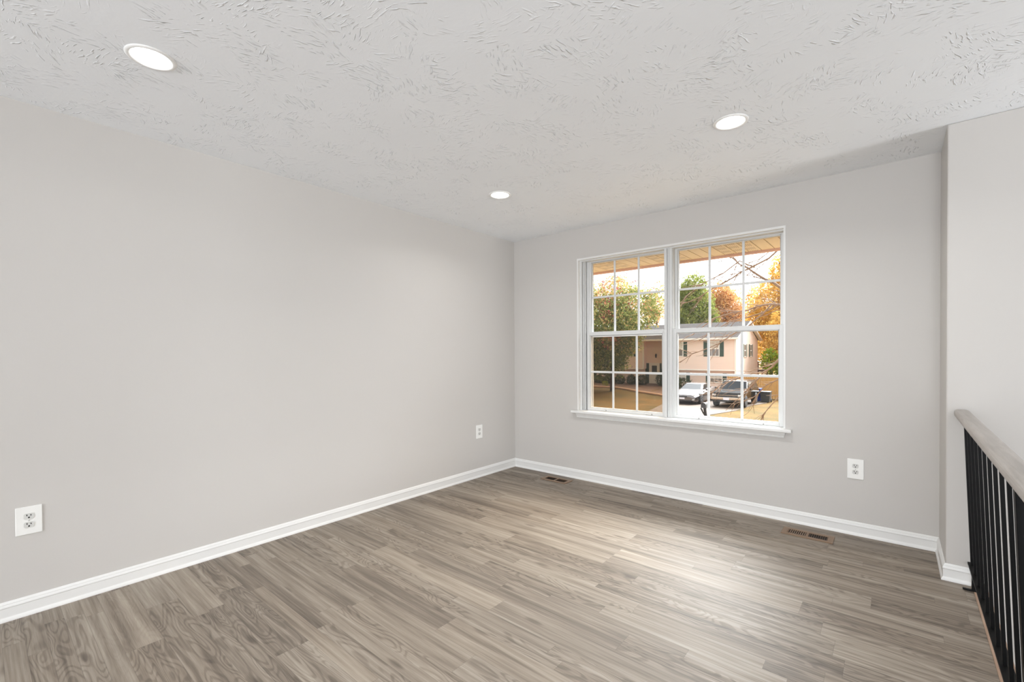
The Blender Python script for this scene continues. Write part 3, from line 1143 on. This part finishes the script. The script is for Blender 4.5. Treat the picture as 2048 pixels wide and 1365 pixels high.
lathe(b, [(0.0001, -0.2), (0.05, -0.16), (0.075, 0.06), (0.085, 0.08), (0.02, 0.17), (0.0001, 0.2)], 8, (-6.62, 0.58, 2.98))
box(b, -6.65, -6.59, 0.58, 0.70, 2.96, 3.02)
obj('entry_lantern', b, M['mail_iron'], house)
b = B()
box(b, -7.5, -6.0, -0.75, 0.7, -0.5, 0.49); box(b, -7.6, -5.9, -1.15, -0.75, -0.5, 0.36); box(b, -7.6, -5.9, -1.55, -1.15, -0.5, 0.22)
obj('entry_steps', b, M['step'], house, 0.01)


# ---- cars ------------------------------------------------------------------------
def wheel(parent, x, y, r, w, side, rimmat):
    b = B()
    lathe(b, [(r * 0.62, -w / 2), (r * 0.95, -w / 2), (r, -w / 2 + 0.02), (r, w / 2 - 0.02), (r * 0.95, w / 2), (r * 0.62, w / 2)], 28, (x, y, r), 0)
    t = obj('wheel', b, M['tyre'], parent)
    b = B()
    s = side
    lathe(b, [(r * 0.63, s * w * 0.42), (r * 0.58, s * w * 0.30), (r * 0.2, s * w * 0.34), (0.0001, s * w * 0.40)], 24, (x, y, r), 0)
    obj('rim', b, rimmat, t)
    b = B()
    for k in range(5):
        a = 2 * pi * k / 5
        p0 = Vector((x + s * w * 0.42, y + 0.06 * cos(a), r + 0.06 * sin(a)))
        p1 = Vector((x + s * w * 0.42, y + r * 0.6 * cos(a), r + r * 0.6 * sin(a)))
        tube(b, [p0, p1], 0.022, 6)
    obj('spokes', b, rimmat, t)


def loft(bm, secs, mi=0, smooth=True):
    """secs: list of closed rings (equal counts)"""
    R = [[bm.verts.new(p) for p in s] for s in secs]
    n = len(R[0])
    for r0, r1 in zip(R, R[1:]):
        for k in range(n):
            f = bm.faces.new((r0[k], r0[(k + 1) % n], r1[(k + 1) % n], r1[k]))
            f.smooth = smooth
            f.material_index = mi
    bm.faces.new(R[0][::-1]); bm.faces.new(R[-1])


def ring(y, zb, zt, wb, wm, wt, zmid):
    """symmetric body section at station y"""
    h = [(wb, zb), (wm, zb + 0.12), (wm, zmid), (wt, zt - 0.03), (wt * 0.8, zt)]
    return [(a, y, z) for a, z in h] + [(-a, y, z) for a, z in h[::-1]]


# silver coupe, nose towards -Y
car = thing('silver_coupe', 'silver two-door coupe parked on the driveway left of the black truck', 'car', (-6.88, 24.55, -2.02))
b = B()
loft(b, [ring(0.00, 0.26, 0.50, 0.50, 0.60, 0.50, 0.40), ring(0.10, 0.18, 0.60, 0.72, 0.76, 0.62, 0.45), ring(0.45, 0.16, 0.68, 0.82, 0.86, 0.66, 0.52),
         ring(1.35, 0.16, 0.82, 0.84, 0.89, 0.74, 0.62), ring(1.6, 0.16, 0.85, 0.84, 0.89, 0.76, 0.66), ring(3.2, 0.16, 0.87, 0.84, 0.89, 0.76, 0.68), ring(3.9, 0.18, 0.90, 0.82, 0.87, 0.72, 0.68),
         ring(4.35, 0.24, 0.88, 0.74, 0.78, 0.64, 0.66), ring(4.45, 0.32, 0.80, 0.64, 0.68, 0.58, 0.62)])
obj('body', b, M['silver'], car, 0.02)
def cabin(name_prefix, st, parent, paint, glass_front, cab_bevel=0.04):
    """st: (y, z, halfwidth) outline stations base-front, top-front, top-rear, base-rear"""
    (y0, z0, w0), (y1, z1, w1), (y2, z2, w2), (y3, z3, w3) = st
    b = B()
    loft(b, [[(w0, y0, z0), (-w0, y0, z0), (-w3, y3, z3), (w3, y3, z3)], [(w1, y1, z1), (-w1, y1, z1), (-w2, y2, z2), (w2, y2, z2)]], smooth=False)
    c = obj(name_prefix, b, paint, parent, cab_bevel, 4)
    def lerp(a, c_, t):
        return tuple(a[i] + (c_[i] - a[i]) * t for i in range(3))
    b = B()
    A, Bq, C, D = (-w0, y0, z0), (w0, y0, z0), (w1, y1, z1), (-w1, y1, z1)
    def P(u, v):
        return lerp(lerp(A, Bq, u), lerp(D, C, u), v)
    off = Vector((0, -(z1 - z0), (y1 - y0))).normalized() * 0.012
    if off.z < 0:
        off = -off
    quad(b, *[Vector(P(u, v)) + off for u, v in ((0.06, 0.04), (0.94, 0.04), (0.93, 0.90), (0.07, 0.90))])
    obj('windshield', b, glass_front, parent, recalc=False)
    for s in (1, -1):
        b = B()
        A, Bq, C, D = (s * w0, y0, z0), (s * w3, y3, z3), (s * w2, y2, z2), (s * w1, y1, z1)
        o = Vector((s * 0.014, 0, 0.004))
        quad(b, *[Vector(lerp(lerp(A, Bq, u), lerp(D, C, u), v)) + o for u, v in ((0.10, 0.08), (0.88, 0.08), (0.86, 0.84), (0.13, 0.84))])
        obj('side_window', b, M['car_glass'], parent, recalc=False)
    return c
cabin('roof', ((1.45, 0.80, 0.74), (2.25, 1.19, 0.55), (3.0, 1.19, 0.54), (3.95, 0.86, 0.68)), car, M['silver'], M['windshield'], 0.11)
for s in (1, -1):
    b = B()
    loft(b, [[(s * 0.42, 0.05, 0.50), (s * 0.70, 0.16, 0.52), (s * 0.70, 0.16, 0.62), (s * 0.44, 0.10, 0.58)],
             [(s * 0.46, 0.40, 0.55), (s * 0.80, 0.52, 0.56), (s * 0.76, 0.60, 0.70), (s * 0.50, 0.45, 0.67)]], smooth=False)
    obj('headlight', b, M['lamp_glass'], car)
    b = B()
    lathe(b, [(0.0001, -0.06), (0.06, -0.05), (0.075, 0.0), (0.06, 0.06), (0.0001, 0.07)], 12, (s * 0.93, 1.75, 0.86), 1)
    obj('mirror', b, M['silver'], car)
    b = B(); box(b, s * 0.62 - 0.10, s * 0.62 + 0.10, 0.02, 0.10, 0.28, 0.34)
    obj('fog_light', b, M['lamp_glass'], car, 0.01)
    for yy in (0.85, 3.45):
        wheel(car, s * 0.80, yy, 0.33, 0.22, s, M['alloy'])
b = B(); box(b, -0.30, 0.30, -0.02, 0.05, 0.44, 0.54)
obj('grille', b, M['grille_dark'], car, 0.015)
b = B(); box(b, -0.55, 0.55, -0.02, 0.10, 0.20, 0.27)
obj('lower_intake', b, M['grille_dark'], car, 0.01)
b = B(); box(b, -0.16, 0.16, -0.04, -0.02, 0.33, 0.43)
obj('license_plate', b, M['plate'], car)

# black truck-like suv
suv = thing('black_suv', 'black boxy suv with chrome bumper parked on the driveway', 'car', (-4.26, 24.35, -2.02))
b = B()
def sring(y, zb, zt, w, zs):
    h = [(w * 0.95, zb), (w, zb + 0.08), (w, zs), (w * 0.93, zt - 0.02), (w * 0.88, zt)]
    return [(a, y, z) for a, z in h] + [(-a, y, z) for a, z in h[::-1]]
loft(b, [sring(0.10, 0.46, 0.86, 0.80, 0.78), sring(0.16, 0.40, 0.90, 0.84, 0.80), sring(1.25, 0.36, 0.98, 0.86, 0.86), sring(1.5, 0.36, 1.0, 0.86, 0.88),
         sring(4.2, 0.36, 1.0, 0.86, 0.88), sring(4.3, 0.40, 0.98, 0.84, 0.86)], smooth=False)
obj('body', b, M['black_paint'], suv, 0.03, 3)
cabin('roof', ((1.35, 0.96, 0.80), (1.95, 1.47, 0.66), (4.1, 1.46, 0.66), (4.3, 0.97, 0.80)), suv, M['black_paint'], M['windshield'])
b = B(); box(b, -0.62, 0.62, 0.075, 0.12, 0.64, 0.78)
obj('grille', b, M['grille_dark'], suv, 0.01)
b = B(); box(b, -0.62, 0.62, 0.06, 0.076, 0.70, 0.72)
obj('grille_bar', b, M['chrome'], suv)
b = B(); box(b, -0.86, 0.86, -0.02, 0.14, 0.44, 0.60)
obj('bumper', b, M['chrome'], suv, 0.03, 3)
b = B(); box(b, -0.80, 0.80, 0.05, 0.2, 0.32, 0.43)
obj('air_dam', b, M['grille_dark'], suv, 0.02)
b = B(); box(b, -0.16, 0.16, -0.035, -0.02, 0.44, 0.60)
obj('license_plate', b, M['plate'], suv)
for s in (1, -1):
    b = B(); box(b, s * 0.70 - 0.10, s * 0.70 + 0.10, 0.06, 0.12, 0.66, 0.77)
    obj('headlight', b, M['lamp_glass'], suv, 0.012)
    b = B(); box(b, s * 0.97 - 0.09, s * 0.97 + 0.09, 1.45, 1.52, 0.96, 1.10)
    obj('mirror', b, M['black_paint'], suv, 0.02)
    for yy in (0.78, 3.35):
        wheel(suv, s * 0.76, yy, 0.35, 0.24, s, M['alloy'])

# ---- bins, mailbox, fence, deck, garden border ---------------------------------------
def bin_(name, label, loc, m, w, d, h):
    t = thing(name, label, 'trash bin', loc)
    b = B()
    loft(b, [[(-w * 0.42, -d * 0.42, 0.04), (w * 0.42, -d * 0.42, 0.04), (w * 0.42, d * 0.42, 0.04), (-w * 0.42, d * 0.42, 0.04)],
             [(-w * 0.5, -d * 0.5, h - 0.08), (w * 0.5, -d * 0.5, h - 0.08), (w * 0.5, d * 0.5, h - 0.08), (-w * 0.5, d * 0.5, h - 0.08)]], smooth=False)
    obj('body', b, m, t, 0.03)
    b = B()
    prism(b, [(-d * 0.56, h - 0.08), (d * 0.54, h - 0.08), (d * 0.54, h - 0.02), (0, h), (-d * 0.56, h - 0.03)], 0, -w * 0.54, w * 0.54)
    obj('lid', b, m, t, 0.015)
    for s in (1, -1):
        b = B(); lathe(b, [(0.0001, -0.03), (0.11, -0.03), (0.12, 0), (0.11, 0.03), (0.0001, 0.03)], 16, (s * w * 0.44, d * 0.46, 0.12), 0)
        obj('wheel', b, M['tyre'], t)
bin_('recycling_bin', 'blue wheeled bin beside the dark grey bin, by the fence', (-3.62, 29.4, -2.05), M['blue_bin'], 0.36, 0.5, 0.9)
bin_('trash_bin', 'dark grey wheeled bin right of the blue bin', (-3.12, 29.1, -2.05), M['grey_bin'], 0.58, 0.6, 0.74)

mb = thing('mailbox', 'dark weathered mailbox on a curved post by the driveway', 'mailbox', (-1.95, 13.0, -2.05))
b = B()
tube(b, [(0.02, 0, 0), (0.02, 0, 0.75), (0.0, 0, 1.0), (-0.03, 0, 1.2), (-0.04, 0, 1.32)], [0.055, 0.05, 0.045, 0.05, 0.06], 10)
tube(b, [(0.01, 0, 0.95), (-0.1, 0, 1.12), (-0.17, 0, 1.27)], [0.03, 0.028, 0.03], 8)
obj('post', b, M['mail_iron'], mb)
b = B()
pr = [(-0.085, 0.0)] + [(0.085 * cos(pi - a), 0.10 + 0.085 * sin(a)) for a in [pi * i / 10 for i in range(11)]] + [(0.085, 0.0)]
prism(b, [(x - 0.02, z + 1.30) for x, z in pr], 1, -0.22, 0.22)
obj('box', b, M['mail_iron'], mb, 0.006)
b = B(); box(b, 0.07, 0.085, -0.05, -0.02, 1.36, 1.52); box(b, 0.07, 0.085, -0.05, 0.06, 1.48, 1.52)
obj('flag', b, M['border'], mb)


def fence(name, label, loc, length, height, step=0.15):
    t = thing(name, label, 'fence', loc, group='tan wooden fences')
    b = B()
    x = 0.0
    i = 0
    while x < length:
        hh = height + 0.02 * math.sin(i * 2.3)
        prism(b, [(x, 0.02), (x + step - 0.012, 0.02), (x + step - 0.012, hh - 0.04), (x + step / 2, hh), (x, hh - 0.04)], 1, -0.01, 0.01)
        x += step; i += 1
    obj('pickets', b, M['fence'], t)
    for z in (0.3, height - 0.3):
        b = B(); box(b, 0, length, 0.01, 0.05, z, z + 0.09)
        obj('fence_rail', b, M['fence'], t)
    n = int(length / 2.4) + 1
    for k in range(n):
        b = B(); box(b, k * 2.4, k * 2.4 + 0.09, 0.05, 0.14, 0, height - 0.05)
        obj('post', b, M['fence'], t)
    return t
fence('wooden_fence', 'tall tan wooden fence behind the bins, right of the house', (-6.1, 31.6, -2.05), 9.0, 1.62)
fence('wooden_fence', 'tan wooden fence at the far left behind the dark hedge', (-24.0, 35.6, -1.6), 3.6, 1.5)

dk = thing('wooden_deck', 'dark raised wooden deck behind the right corner of the house', 'deck', (-8.0, 42.05, -2.05))
b = B(); box(b, 0, 2.6, 0, 2.4, 1.45, 1.6)
obj('platform', b, M['deck'], dk)
for x in (0.05, 1.3, 2.5):
    for y in (0.05, 2.3):
        b = B(); box(b, x - 0.06, x + 0.06, y - 0.06, y + 0.06, 0, 2.35)
        obj('post', b, M['deck'], dk)
for z in (1.8, 2.05, 2.3):
    b = B(); box(b, 0, 2.6, -0.03, 0.03, z, z + 0.07)
    obj('deck_rail', b, M['deck'], dk)

b = B()
bp = [(-24, 30.6), (-18.4, 30.5), (-16.33, 30.33), (-14.45, 30.33), (-13.0, 29.7), (-11.6, 28.87), (-10.4, 28.5), (-9.45, 28.31), (-8.7, 28.6)]
tube(b, [(x, y, gh(x, y) + 0.05) for x, y in bp], 0.09, 8)
tag(obj('garden_border', b, M['border']), 'curved low tan border edging the flower bed', 'garden edging')
b = B()
top = [(x, y) for x, y in bp]
vs0 = [b.verts.new((x, y, gh(x, y) + 0.02)) for x, y in top]
vs1 = [b.verts.new((x, 34.8, gh(x, 34.8) + 0.02)) for x, y in top]
vsm = [b.verts.new((x, (y + 34.8) / 2, gh(x, (y + 34.8) / 2) + 0.03)) for x, y in top]
for a_, c_ in ((vs0, vsm), (vsm, vs1)):
    for i in range(len(top) - 1):
        b.faces.new((a_[i], a_[i + 1], c_[i + 1], c_[i]))
struct('flower_bed', b, M['mulch'], 'dark mulched bed before the house', 'ground')


# ---- plants ---------------------------------------------------------------------------
def foliage(name, blobs, n, size, mat, parent, seed, tone=None, hole=0.55):
    """leaf cards filling ellipsoids: (cx, cy, cz, rx, ry, rz[, tone shift])"""
    rng = random.Random(seed)
    verts, faces, tones = [], [], []
    wts = [bl[3] * bl[4] * bl[5] for bl in blobs]
    for _ in range(n):
        bl = rng.choices(blobs, wts)[0]
        while True:
            v = Vector((rng.uniform(-1, 1), rng.uniform(-1, 1), rng.uniform(-1, 1)))
            if 0.05 < v.length <= 1:
                break
        r = rng.random() ** 0.33
        r = hole + (1 - hole) * r if rng.random() < 0.75 else r
        v = v.normalized() * r * (0.9 + 0.22 * rng.random())
        lump = math.sin(v.x * 7.1 + bl[0] * 3) * math.sin(v.y * 6.3 + bl[1] * 2 + 1.3) * math.sin(v.z * 7.7 + bl[2] * 3 + 0.7)
        v *= 1.0 + 0.22 * lump
        c = Vector((bl[0] + v.x * bl[3], bl[1] + v.y * bl[4], bl[2] + v.z * bl[5]))
        nrm = (v * 0.6 + Vector((rng.uniform(-1, 1), rng.uniform(-1, 1), rng.uniform(-1, 1)))).normalized()
        a = nrm.orthogonal().normalized()
        a.rotate(Matrix.Rotation(rng.uniform(0, 2 * pi), 3, nrm))
        d = nrm.cross(a)
        s = size * rng.uniform(0.6, 1.35)
        i0 = len(verts)
        verts += [c - a * s, c + d * s * 0.5 - a * s * 0.1 + nrm * s * 0.12, c + a * s, c - d * s * 0.5 - a * s * 0.1 + nrm * s * 0.12]
        faces.append((i0, i0 + 1, i0 + 2, i0 + 3))
        sh = bl[6] if len(bl) > 6 else 0.0
        tones.append(max(0.0, min(1.0, rng.triangular(0, 1, 0.35) * 0.75 + sh + 0.16 * lump)))
    me = bpy.data.meshes.new(name)
    me.from_pydata(verts, [], faces)
    at = me.attributes.new('leaf_tone', 'FLOAT', 'FACE')
    at.data.foreach_set('value', tones)
    me.materials.append(mat)
    o = bpy.data.objects.new(name, me)
    COL.objects.link(o)
    o.parent = parent
    return o


def trunk(parent, h, r, seed, mat, nb=7, spread=1.6, z0=0.3):
    rng = random.Random(seed)
    b = B()
    tube(b, [(0, 0, -0.3), (0.04, 0.02, h * 0.4), (-0.03, 0.05, h * 0.75), (0.02, 0, h)], [r * 1.25, r, r * 0.65, r * 0.25], 10)
    for i in range(nb):
        z = h * (z0 + (0.9 - z0) * i / nb)
        a = rng.uniform(0, 2 * pi)
        L = spread * rng.uniform(0.7, 1.1) * (1.05 - 0.5 * i / nb)
        p = Vector((0, 0, z))
        pts, rr = [p], [r * 0.42]
        for k in range(3):
            p = p + Vector((cos(a) * L / 3, sin(a) * L / 3, L / 3 * rng.uniform(0.35, 0.9)))
            a += rng.uniform(-0.4, 0.4)
            pts.append(p); rr.append(r * 0.42 * (1 - (k + 1) / 3.4))
        tube(b, pts, rr, 6)
    return obj('trunk', b, mat, parent)


def tree(name, label, loc, h, r, blobs, n, size, mat, seed, bark='dark_bark', group=None, spread=1.6, hole=0.55):
    group = {'yellow_tree': 'golden autumn trees behind the house', 'leafy_tree': 'green leafy trees'}.get(name, group)
    t = thing(name, label, 'tree', loc, group=group)
    trunk(t, h, r, seed, M[bark], spread=spread)
    foliage('foliage', blobs, n, size, mat, t, seed + 1, hole=hole)
    return t


tree('leafy_tree', 'big green tree with reddening leaves in front of the house', (-14.0, 29.0, -1.72), 7.4, 0.16,
     [(-0.8, 0, 4.6, 2.9, 2.6, 2.9, 0.02), (1.9, -0.3, 6.1, 2.0, 1.9, 1.9, 0.06), (-1.9, 0, 6.0, 1.8, 1.8, 2.4, 0.22), (0.3, 0, 7.2, 1.6, 1.5, 1.8, 0.36),
      (-1.0, -0.5, 2.3, 2.3, 2.0, 1.5, -0.12), (1.1, 0, 4.3, 1.3, 1.5, 1.5, 0.10), (-2.6, -0.4, 7.6, 0.9, 0.9, 1.1, 0.55), (0.8, -1.9, 3.9, 0.8, 0.8, 0.7, 0.45), (-1.6, -1.9, 5.2, 0.8, 0.7, 0.7, 0.5), (0.6, -1.9, 5.6, 0.6, 0.6, 0.5, 0.5),
      (-2.8, 0, 3.6, 1.8, 1.6, 2.0, -0.05), (3.5, 0, 6.7, 0.9, 0.9, 1.1, 0.2)], 34000, 0.105, G_GREEN_RED, 11, spread=2.6)
tree('evergreen_tree', 'tall bushy green tree behind the house roof', (-13.7, 47.0, -2.05), 10.5, 0.2,
     [(0, 0, 7.0, 2.4, 2.2, 3.6), (0.2, 0, 10.2, 1.4, 1.3, 1.6, 0.1), (-1.2, 0, 8.6, 1.5, 1.4, 2.2, 0.05), (1.2, 0, 6.0, 1.6, 1.5, 2.4)], 22000, 0.125, G_EVER, 21, spread=1.8)
tree('orange_tree', 'orange brown autumn tree behind the middle of the roof', (-11.7, 52.2, -2.05), 9.9, 0.18,
     [(0, 0, 7.6, 2.1, 1.8, 2.9), (-0.6, 0, 9.5, 1.5, 1.3, 1.9, 0.05), (1.2, 0, 6.3, 1.5, 1.3, 2.0, 0.15)], 13000, 0.13, G_ORANGE, 31, spread=1.6, hole=0.3)
tree('yellow_tree', 'tall golden tree behind the right end of the house', (-5.3, 46.5, -2.05), 12.0, 0.22,
     [(0.4, 0, 7.2, 2.9, 2.4, 3.6), (0.6, 0, 10.6, 1.5, 1.4, 2.4, 0.1), (2.4, 0, 6.5, 2.2, 2.0, 3.6), (-1.4, 0, 5.6, 1.7, 1.5, 2.4, 0.05), (1.5, 0, 3.6, 2.4, 2.0, 2.2)], 26000, 0.14, G_YELLOW, 41, spread=2.2, hole=0.4)
tree('yellow_tree', 'low spreading golden tree beside the right gable wall', (-3.1, 41.5, -2.05), 6.5, 0.16,
     [(0, 0, 5.0, 2.2, 1.8, 2.2), (-0.8, 0, 3.6, 1.5, 1.3, 1.6, 0.05), (1.2, 0, 3.3, 1.8, 1.6, 2.0)], 15000, 0.12, G_YELLOW, 51, spread=1.8, hole=0.4)
tree('thin_tree', 'thin brownish tree with few leaves between the orange and golden trees', (-9.9, 56.2, -2.05), 10.4, 0.1,
     [(0, 0, 8.2, 1.1, 0.9, 2.4), (0.4, 0, 9.8, 0.9, 0.7, 1.3)], 520, 0.18, G_ORANGE, 61, spread=1.5)
tree('pine_tree', 'sparse tree with orange tips far behind the big green tree', (-21.0, 55.0, -2.05), 9.6, 0.16,
     [(0, 0, 9.2, 2.2, 2.0, 1.6, 0.1), (-1.6, 0, 8.0, 2.0, 1.6, 2.2), (0.2, 0, 12.0, 0.8, 0.8, 0.9)], 2400, 0.13, G_ORANGE, 71, spread=2.6)
tree('bushy_tree', 'bright green bush growing past the right corner of the house', (-4.5, 38.2, -2.05), 3.2, 0.09,
     [(0, 0, 2.5, 0.75, 0.7, 0.95), (0.5, 0.2, 1.6, 0.8, 0.7, 0.9), (-0.1, 0, 3.1, 0.4, 0.4, 0.5)], 1300, 0.11, G_LIME, 81, spread=0.7)
tree('yellow_tree', 'dark gold tree in the distance at the far right of the window', (1.5, 52.0, -2.05), 13.0, 0.2,
     [(0, 0, 8.0, 4.2, 3.0, 5.0), (-2.4, 0, 5.5, 2.6, 2.2, 3.6)], 3000, 0.26, G_YELLOW, 91, spread=2.2, hole=0.4)
tree('yellow_tree', 'broad golden brown tree low behind the gable wall of the house', (-7.6, 60.0, -2.05), 8.0, 0.2,
     [(0, 0, 4.4, 3.4, 2.4, 3.6, 0.05), (3.0, 0, 3.6, 3.0, 2.2, 3.2), (0.8, 0, 7.0, 1.8, 1.6, 1.8)], 14000, 0.16, G_YELLOW, 97, spread=2.0, hole=0.4)
tree('leafy_tree', 'green tree far to the left behind the house', (-27.0, 42.0, -1.6), 9.0, 0.2,
     [(0, 0, 6.0, 4.2, 3.0, 3.6), (2.5, 0, 4.5, 2.6, 2.2, 2.8)], 3200, 0.22, G_GREEN_RED, 95, spread=2.4)

sd = 200
for i, (x, r, hh, lab) in enumerate([(-17.45, 0.47, 0.70, 'dark round shrub at the left end of the hedge row'),
                                     (-16.4, 0.47, 0.78, 'dark round shrub second from the left end of the hedge row'),
                                     (-15.35, 0.47, 0.80, 'dark round shrub at the middle of the hedge row'),
                                     (-14.25, 0.40, 0.84, 'dark round shrub next to last in the hedge row'),
                                     (-13.25, 0.46, 0.86, 'dark round shrub at the hedge row end nearest the steps')]):
    z = gh(x, 33.0)
    t = thing('shrub', lab, 'shrub', (x, 33.0, z), group='dark shrubs in front of the house')
    foliage('foliage', [(0, 0, hh * 0.48, r, r * 0.8, hh * 0.52)], 900, 0.06, G_HEDGE, t, sd + i, hole=0.75)
    b = B(); tube(b, [(0, 0, -0.05), (0, 0, hh * 0.5)], [0.04, 0.02], 6); obj('stem', b, M['dark_bark'], t)
t = thing('shrub', 'tall dark shrub right of the front steps', 'shrub', (-11.55, 33.0, gh(-11.55, 33.0)))
foliage('foliage', [(0, 0, 0.55, 0.5, 0.45, 0.6)], 900, 0.06, G_HEDGE, t, 230, hole=0.75)
b = B(); tube(b, [(0, 0, -0.05), (0, 0, 0.6)], [0.04, 0.02], 6); obj('stem', b, M['dark_bark'], t)
t = thing('shrub', 'green shrub behind the silver coupe, against the house', 'shrub', (-9.9, 33.3, -2.0))
foliage('foliage', [(0, 0, 0.55, 0.9, 0.5, 0.55, -0.05), (-0.6, 0, 0.75, 0.5, 0.45, 0.5)], 1300, 0.06, G_HEDGE, t, 240, hole=0.75)
b = B(); tube(b, [(0, 0, -0.05), (0, 0, 0.6)], [0.04, 0.02], 6); obj('stem', b, M['dark_bark'], t)
t = thing('flowering_plant', 'small pale plant in the bed in front of the hedge', 'plant', (-15.9, 31.4, gh(-15.9, 31.4)))
foliage('foliage', [(0, 0, 0.22, 0.3, 0.3, 0.26, 0.35)], 160, 0.05, G_LIME, t, 250, hole=0.3)
b = B(); tube(b, [(0, 0, -0.05), (0, 0, 0.25)], [0.02, 0.01], 6); obj('stem', b, M['dark_bark'], t)

# ---- bare tree close to the window ------------------------------------------------------
bt = thing('bare_tree', 'leafless grey tree reaching its branches across the window view', 'tree', (2.75, 6.2, -2.05))
OFF = Vector((2.75, 6.2, -2.05))
b = B()
T = [(0, 0, -0.2), (0.03, -0.05, 1.4), (-0.05, -0.2, 2.6), (-0.2, -0.45, 3.4), (-0.35, -0.5, 4.4), (-0.5, -0.4, 5.6), (-0.55, -0.3, 7.0)]
tube(b, T, [0.15, 0.125, 0.11, 0.095, 0.075, 0.05, 0.015], 12)
obj('trunk', b, M['bark'], bt)
BR = {   # world-space branch lines with start / end radius
    'a': ([(2.5, 5.85, 1.2), (2.15, 6.0, 1.8), (1.77, 6.1, 2.21), (1.51, 6.0, 2.46), (1.4, 6.0, 2.56), (1.25, 6.05, 2.65), (1.09, 6.0, 2.78), (0.94, 6.0, 2.9), (0.82, 6.1, 2.98), (0.7, 6.0, 3.1), (0.62, 6.0, 3.15)], 0.034, 0.009),
    'b': ([(2.35, 5.75, 2.6), (1.9, 5.7, 3.29), (1.57, 5.6, 3.07), (1.42, 5.55, 2.94), (1.18, 5.6, 2.82), (0.94, 5.6, 2.74), (0.78, 5.65, 2.67), (0.64, 5.6, 2.58), (0.41, 5.5, 2.45), (0.18, 5.6, 2.34), (-0.04, 5.6, 2.27), (-0.21, 5.6, 2.25)], 0.020, 0.007),
    'c': ([(1.18, 5.6, 2.82), (1.03, 5.6, 2.9), (0.94, 5.55, 2.94), (0.75, 5.6, 2.84), (0.64, 5.6, 2.77), (0.41, 5.65, 2.67), (0.21, 5.6, 2.57), (0.05, 5.6, 2.48), (-0.1, 5.6, 2.36)], 0.014, 0.007),
    'd': ([(2.6, 5.9, 0.9), (2.24, 5.3, 1.67), (1.95, 5.2, 1.94), (1.64, 5.2, 2.05), (1.52, 5.2, 2.06), (1.32, 5.2, 2.06), (1.14, 5.2, 1.98), (0.88, 5.15, 1.94), (0.61, 5.2, 1.87), (0.4, 5.2, 1.74), (0.18, 5.2, 1.55)], 0.024, 0.007),
    'e': ([(1.52, 5.2, 2.06), (1.39, 5.2, 1.9), (1.27, 5.2, 1.8), (1.16, 5.2, 1.68), (1.02, 5.15, 1.6), (0.88, 5.2, 1.52), (0.66, 5.2, 1.4), (0.41, 5.25, 1.3), (0.16, 5.2, 1.2), (-0.06, 5.2, 1.02)], 0.015, 0.007),
    'f': ([(2.75, 6.1, 0.3), (2.26, 5.2, 1.34), (1.91, 5.0, 1.26), (1.67, 5.0, 1.09), (1.56, 5.0, 0.95), (1.44, 5.0, 0.88), (1.33, 5.0, 0.72), (1.22, 5.0, 0.59), (1.14, 5.0, 0.51)], 0.024, 0.008),
    'g': ([(2.26, 5.2, 1.34), (1.91, 5.0, 1.01), (1.68, 5.0, 0.77), (1.48, 5.0, 0.65), (1.35, 5.0, 0.48), (1.23, 5.0, 0.39)], 0.014, 0.007),
    'h': ([(1.44, 5.0, 0.88), (1.28, 5.0, 0.86), (1.13, 5.0, 0.8), (0.93, 5.0, 0.72), (0.72, 5.0, 0.6), (0.59, 5.0, 0.45)], 0.012, 0.007),
    'i': ([(2.75, 6.2, -0.2), (2.2, 5.0, 0.8), (1.94, 4.8, 0.69), (1.71, 4.8, 0.47), (1.58, 4.8, 0.32), (1.47, 4.8, 0.16)], 0.014, 0.007),
    'j': ([(2.3, 5.75, 2.9), (2.0, 5.9, 3.5), (1.7, 6.0, 3.35), (1.4, 6.05, 3.2), (1.15, 6.1, 3.05), (0.95, 6.1, 2.98)], 0.014, 0.007),
    'k': ([(1.64, 5.2, 2.05), (1.5, 5.3, 1.98), (1.3, 5.35, 1.9), (1.05, 5.4, 1.86), (0.8, 5.4, 1.8), (0.5, 5.4, 1.62), (0.25, 5.4, 1.45)], 0.014, 0.007),
}
rng = random.Random(5)


def twigs(b, pts, r0, depth=0):
    """short side shoots along a branch"""
    for i in range(1, len(pts)):
        p, q = Vector(pts[i - 1]), Vector(pts[i])
        for _ in range(2 if depth == 0 else 1):
            if rng.random() < 0.9:
                s = p.lerp(q, rng.random())
                d = (q - p).normalized()
                L = rng.uniform(0.18, 0.5) * (1.0 if depth == 0 else 0.6)
                side = Vector((rng.uniform(-0.4, 0.3), rng.uniform(-0.5, 0.5), rng.uniform(-0.75, 0.6)))
                d = (d + side).normalized()
                tp = [s]
                for k in range(4):
                    s = s + d * L / 4
                    d = (d + Vector((rng.uniform(-0.2, 0.15), rng.uniform(-0.2, 0.2), rng.uniform(-0.25, 0.2)))).normalized()
                    tp.append(s)
                rr = r0 * (0.75 if depth == 0 else 0.75)
                tube(b, [v - OFF for v in tp], [rr, rr * 0.85, rr * 0.7, rr * 0.55, rr * 0.4], 5)
                if depth == 0 and rng.random() < 0.6:
                    twigs(b, tp, rr, 1)


for key, (pts, ra, rb) in BR.items():
    b = B()
    n = len(pts)
    pts = [Vector(p) + Vector((0, rng.uniform(-0.04, 0.04), rng.uniform(-0.012, 0.012))) for p in pts]
    tube(b, [p - OFF for p in pts], [ra + (rb - ra) * i / (n - 1) for i in range(n)], 7)
    twigs(b, pts[2:], 0.0095)
    obj('branch', b, M['bark'], bt)
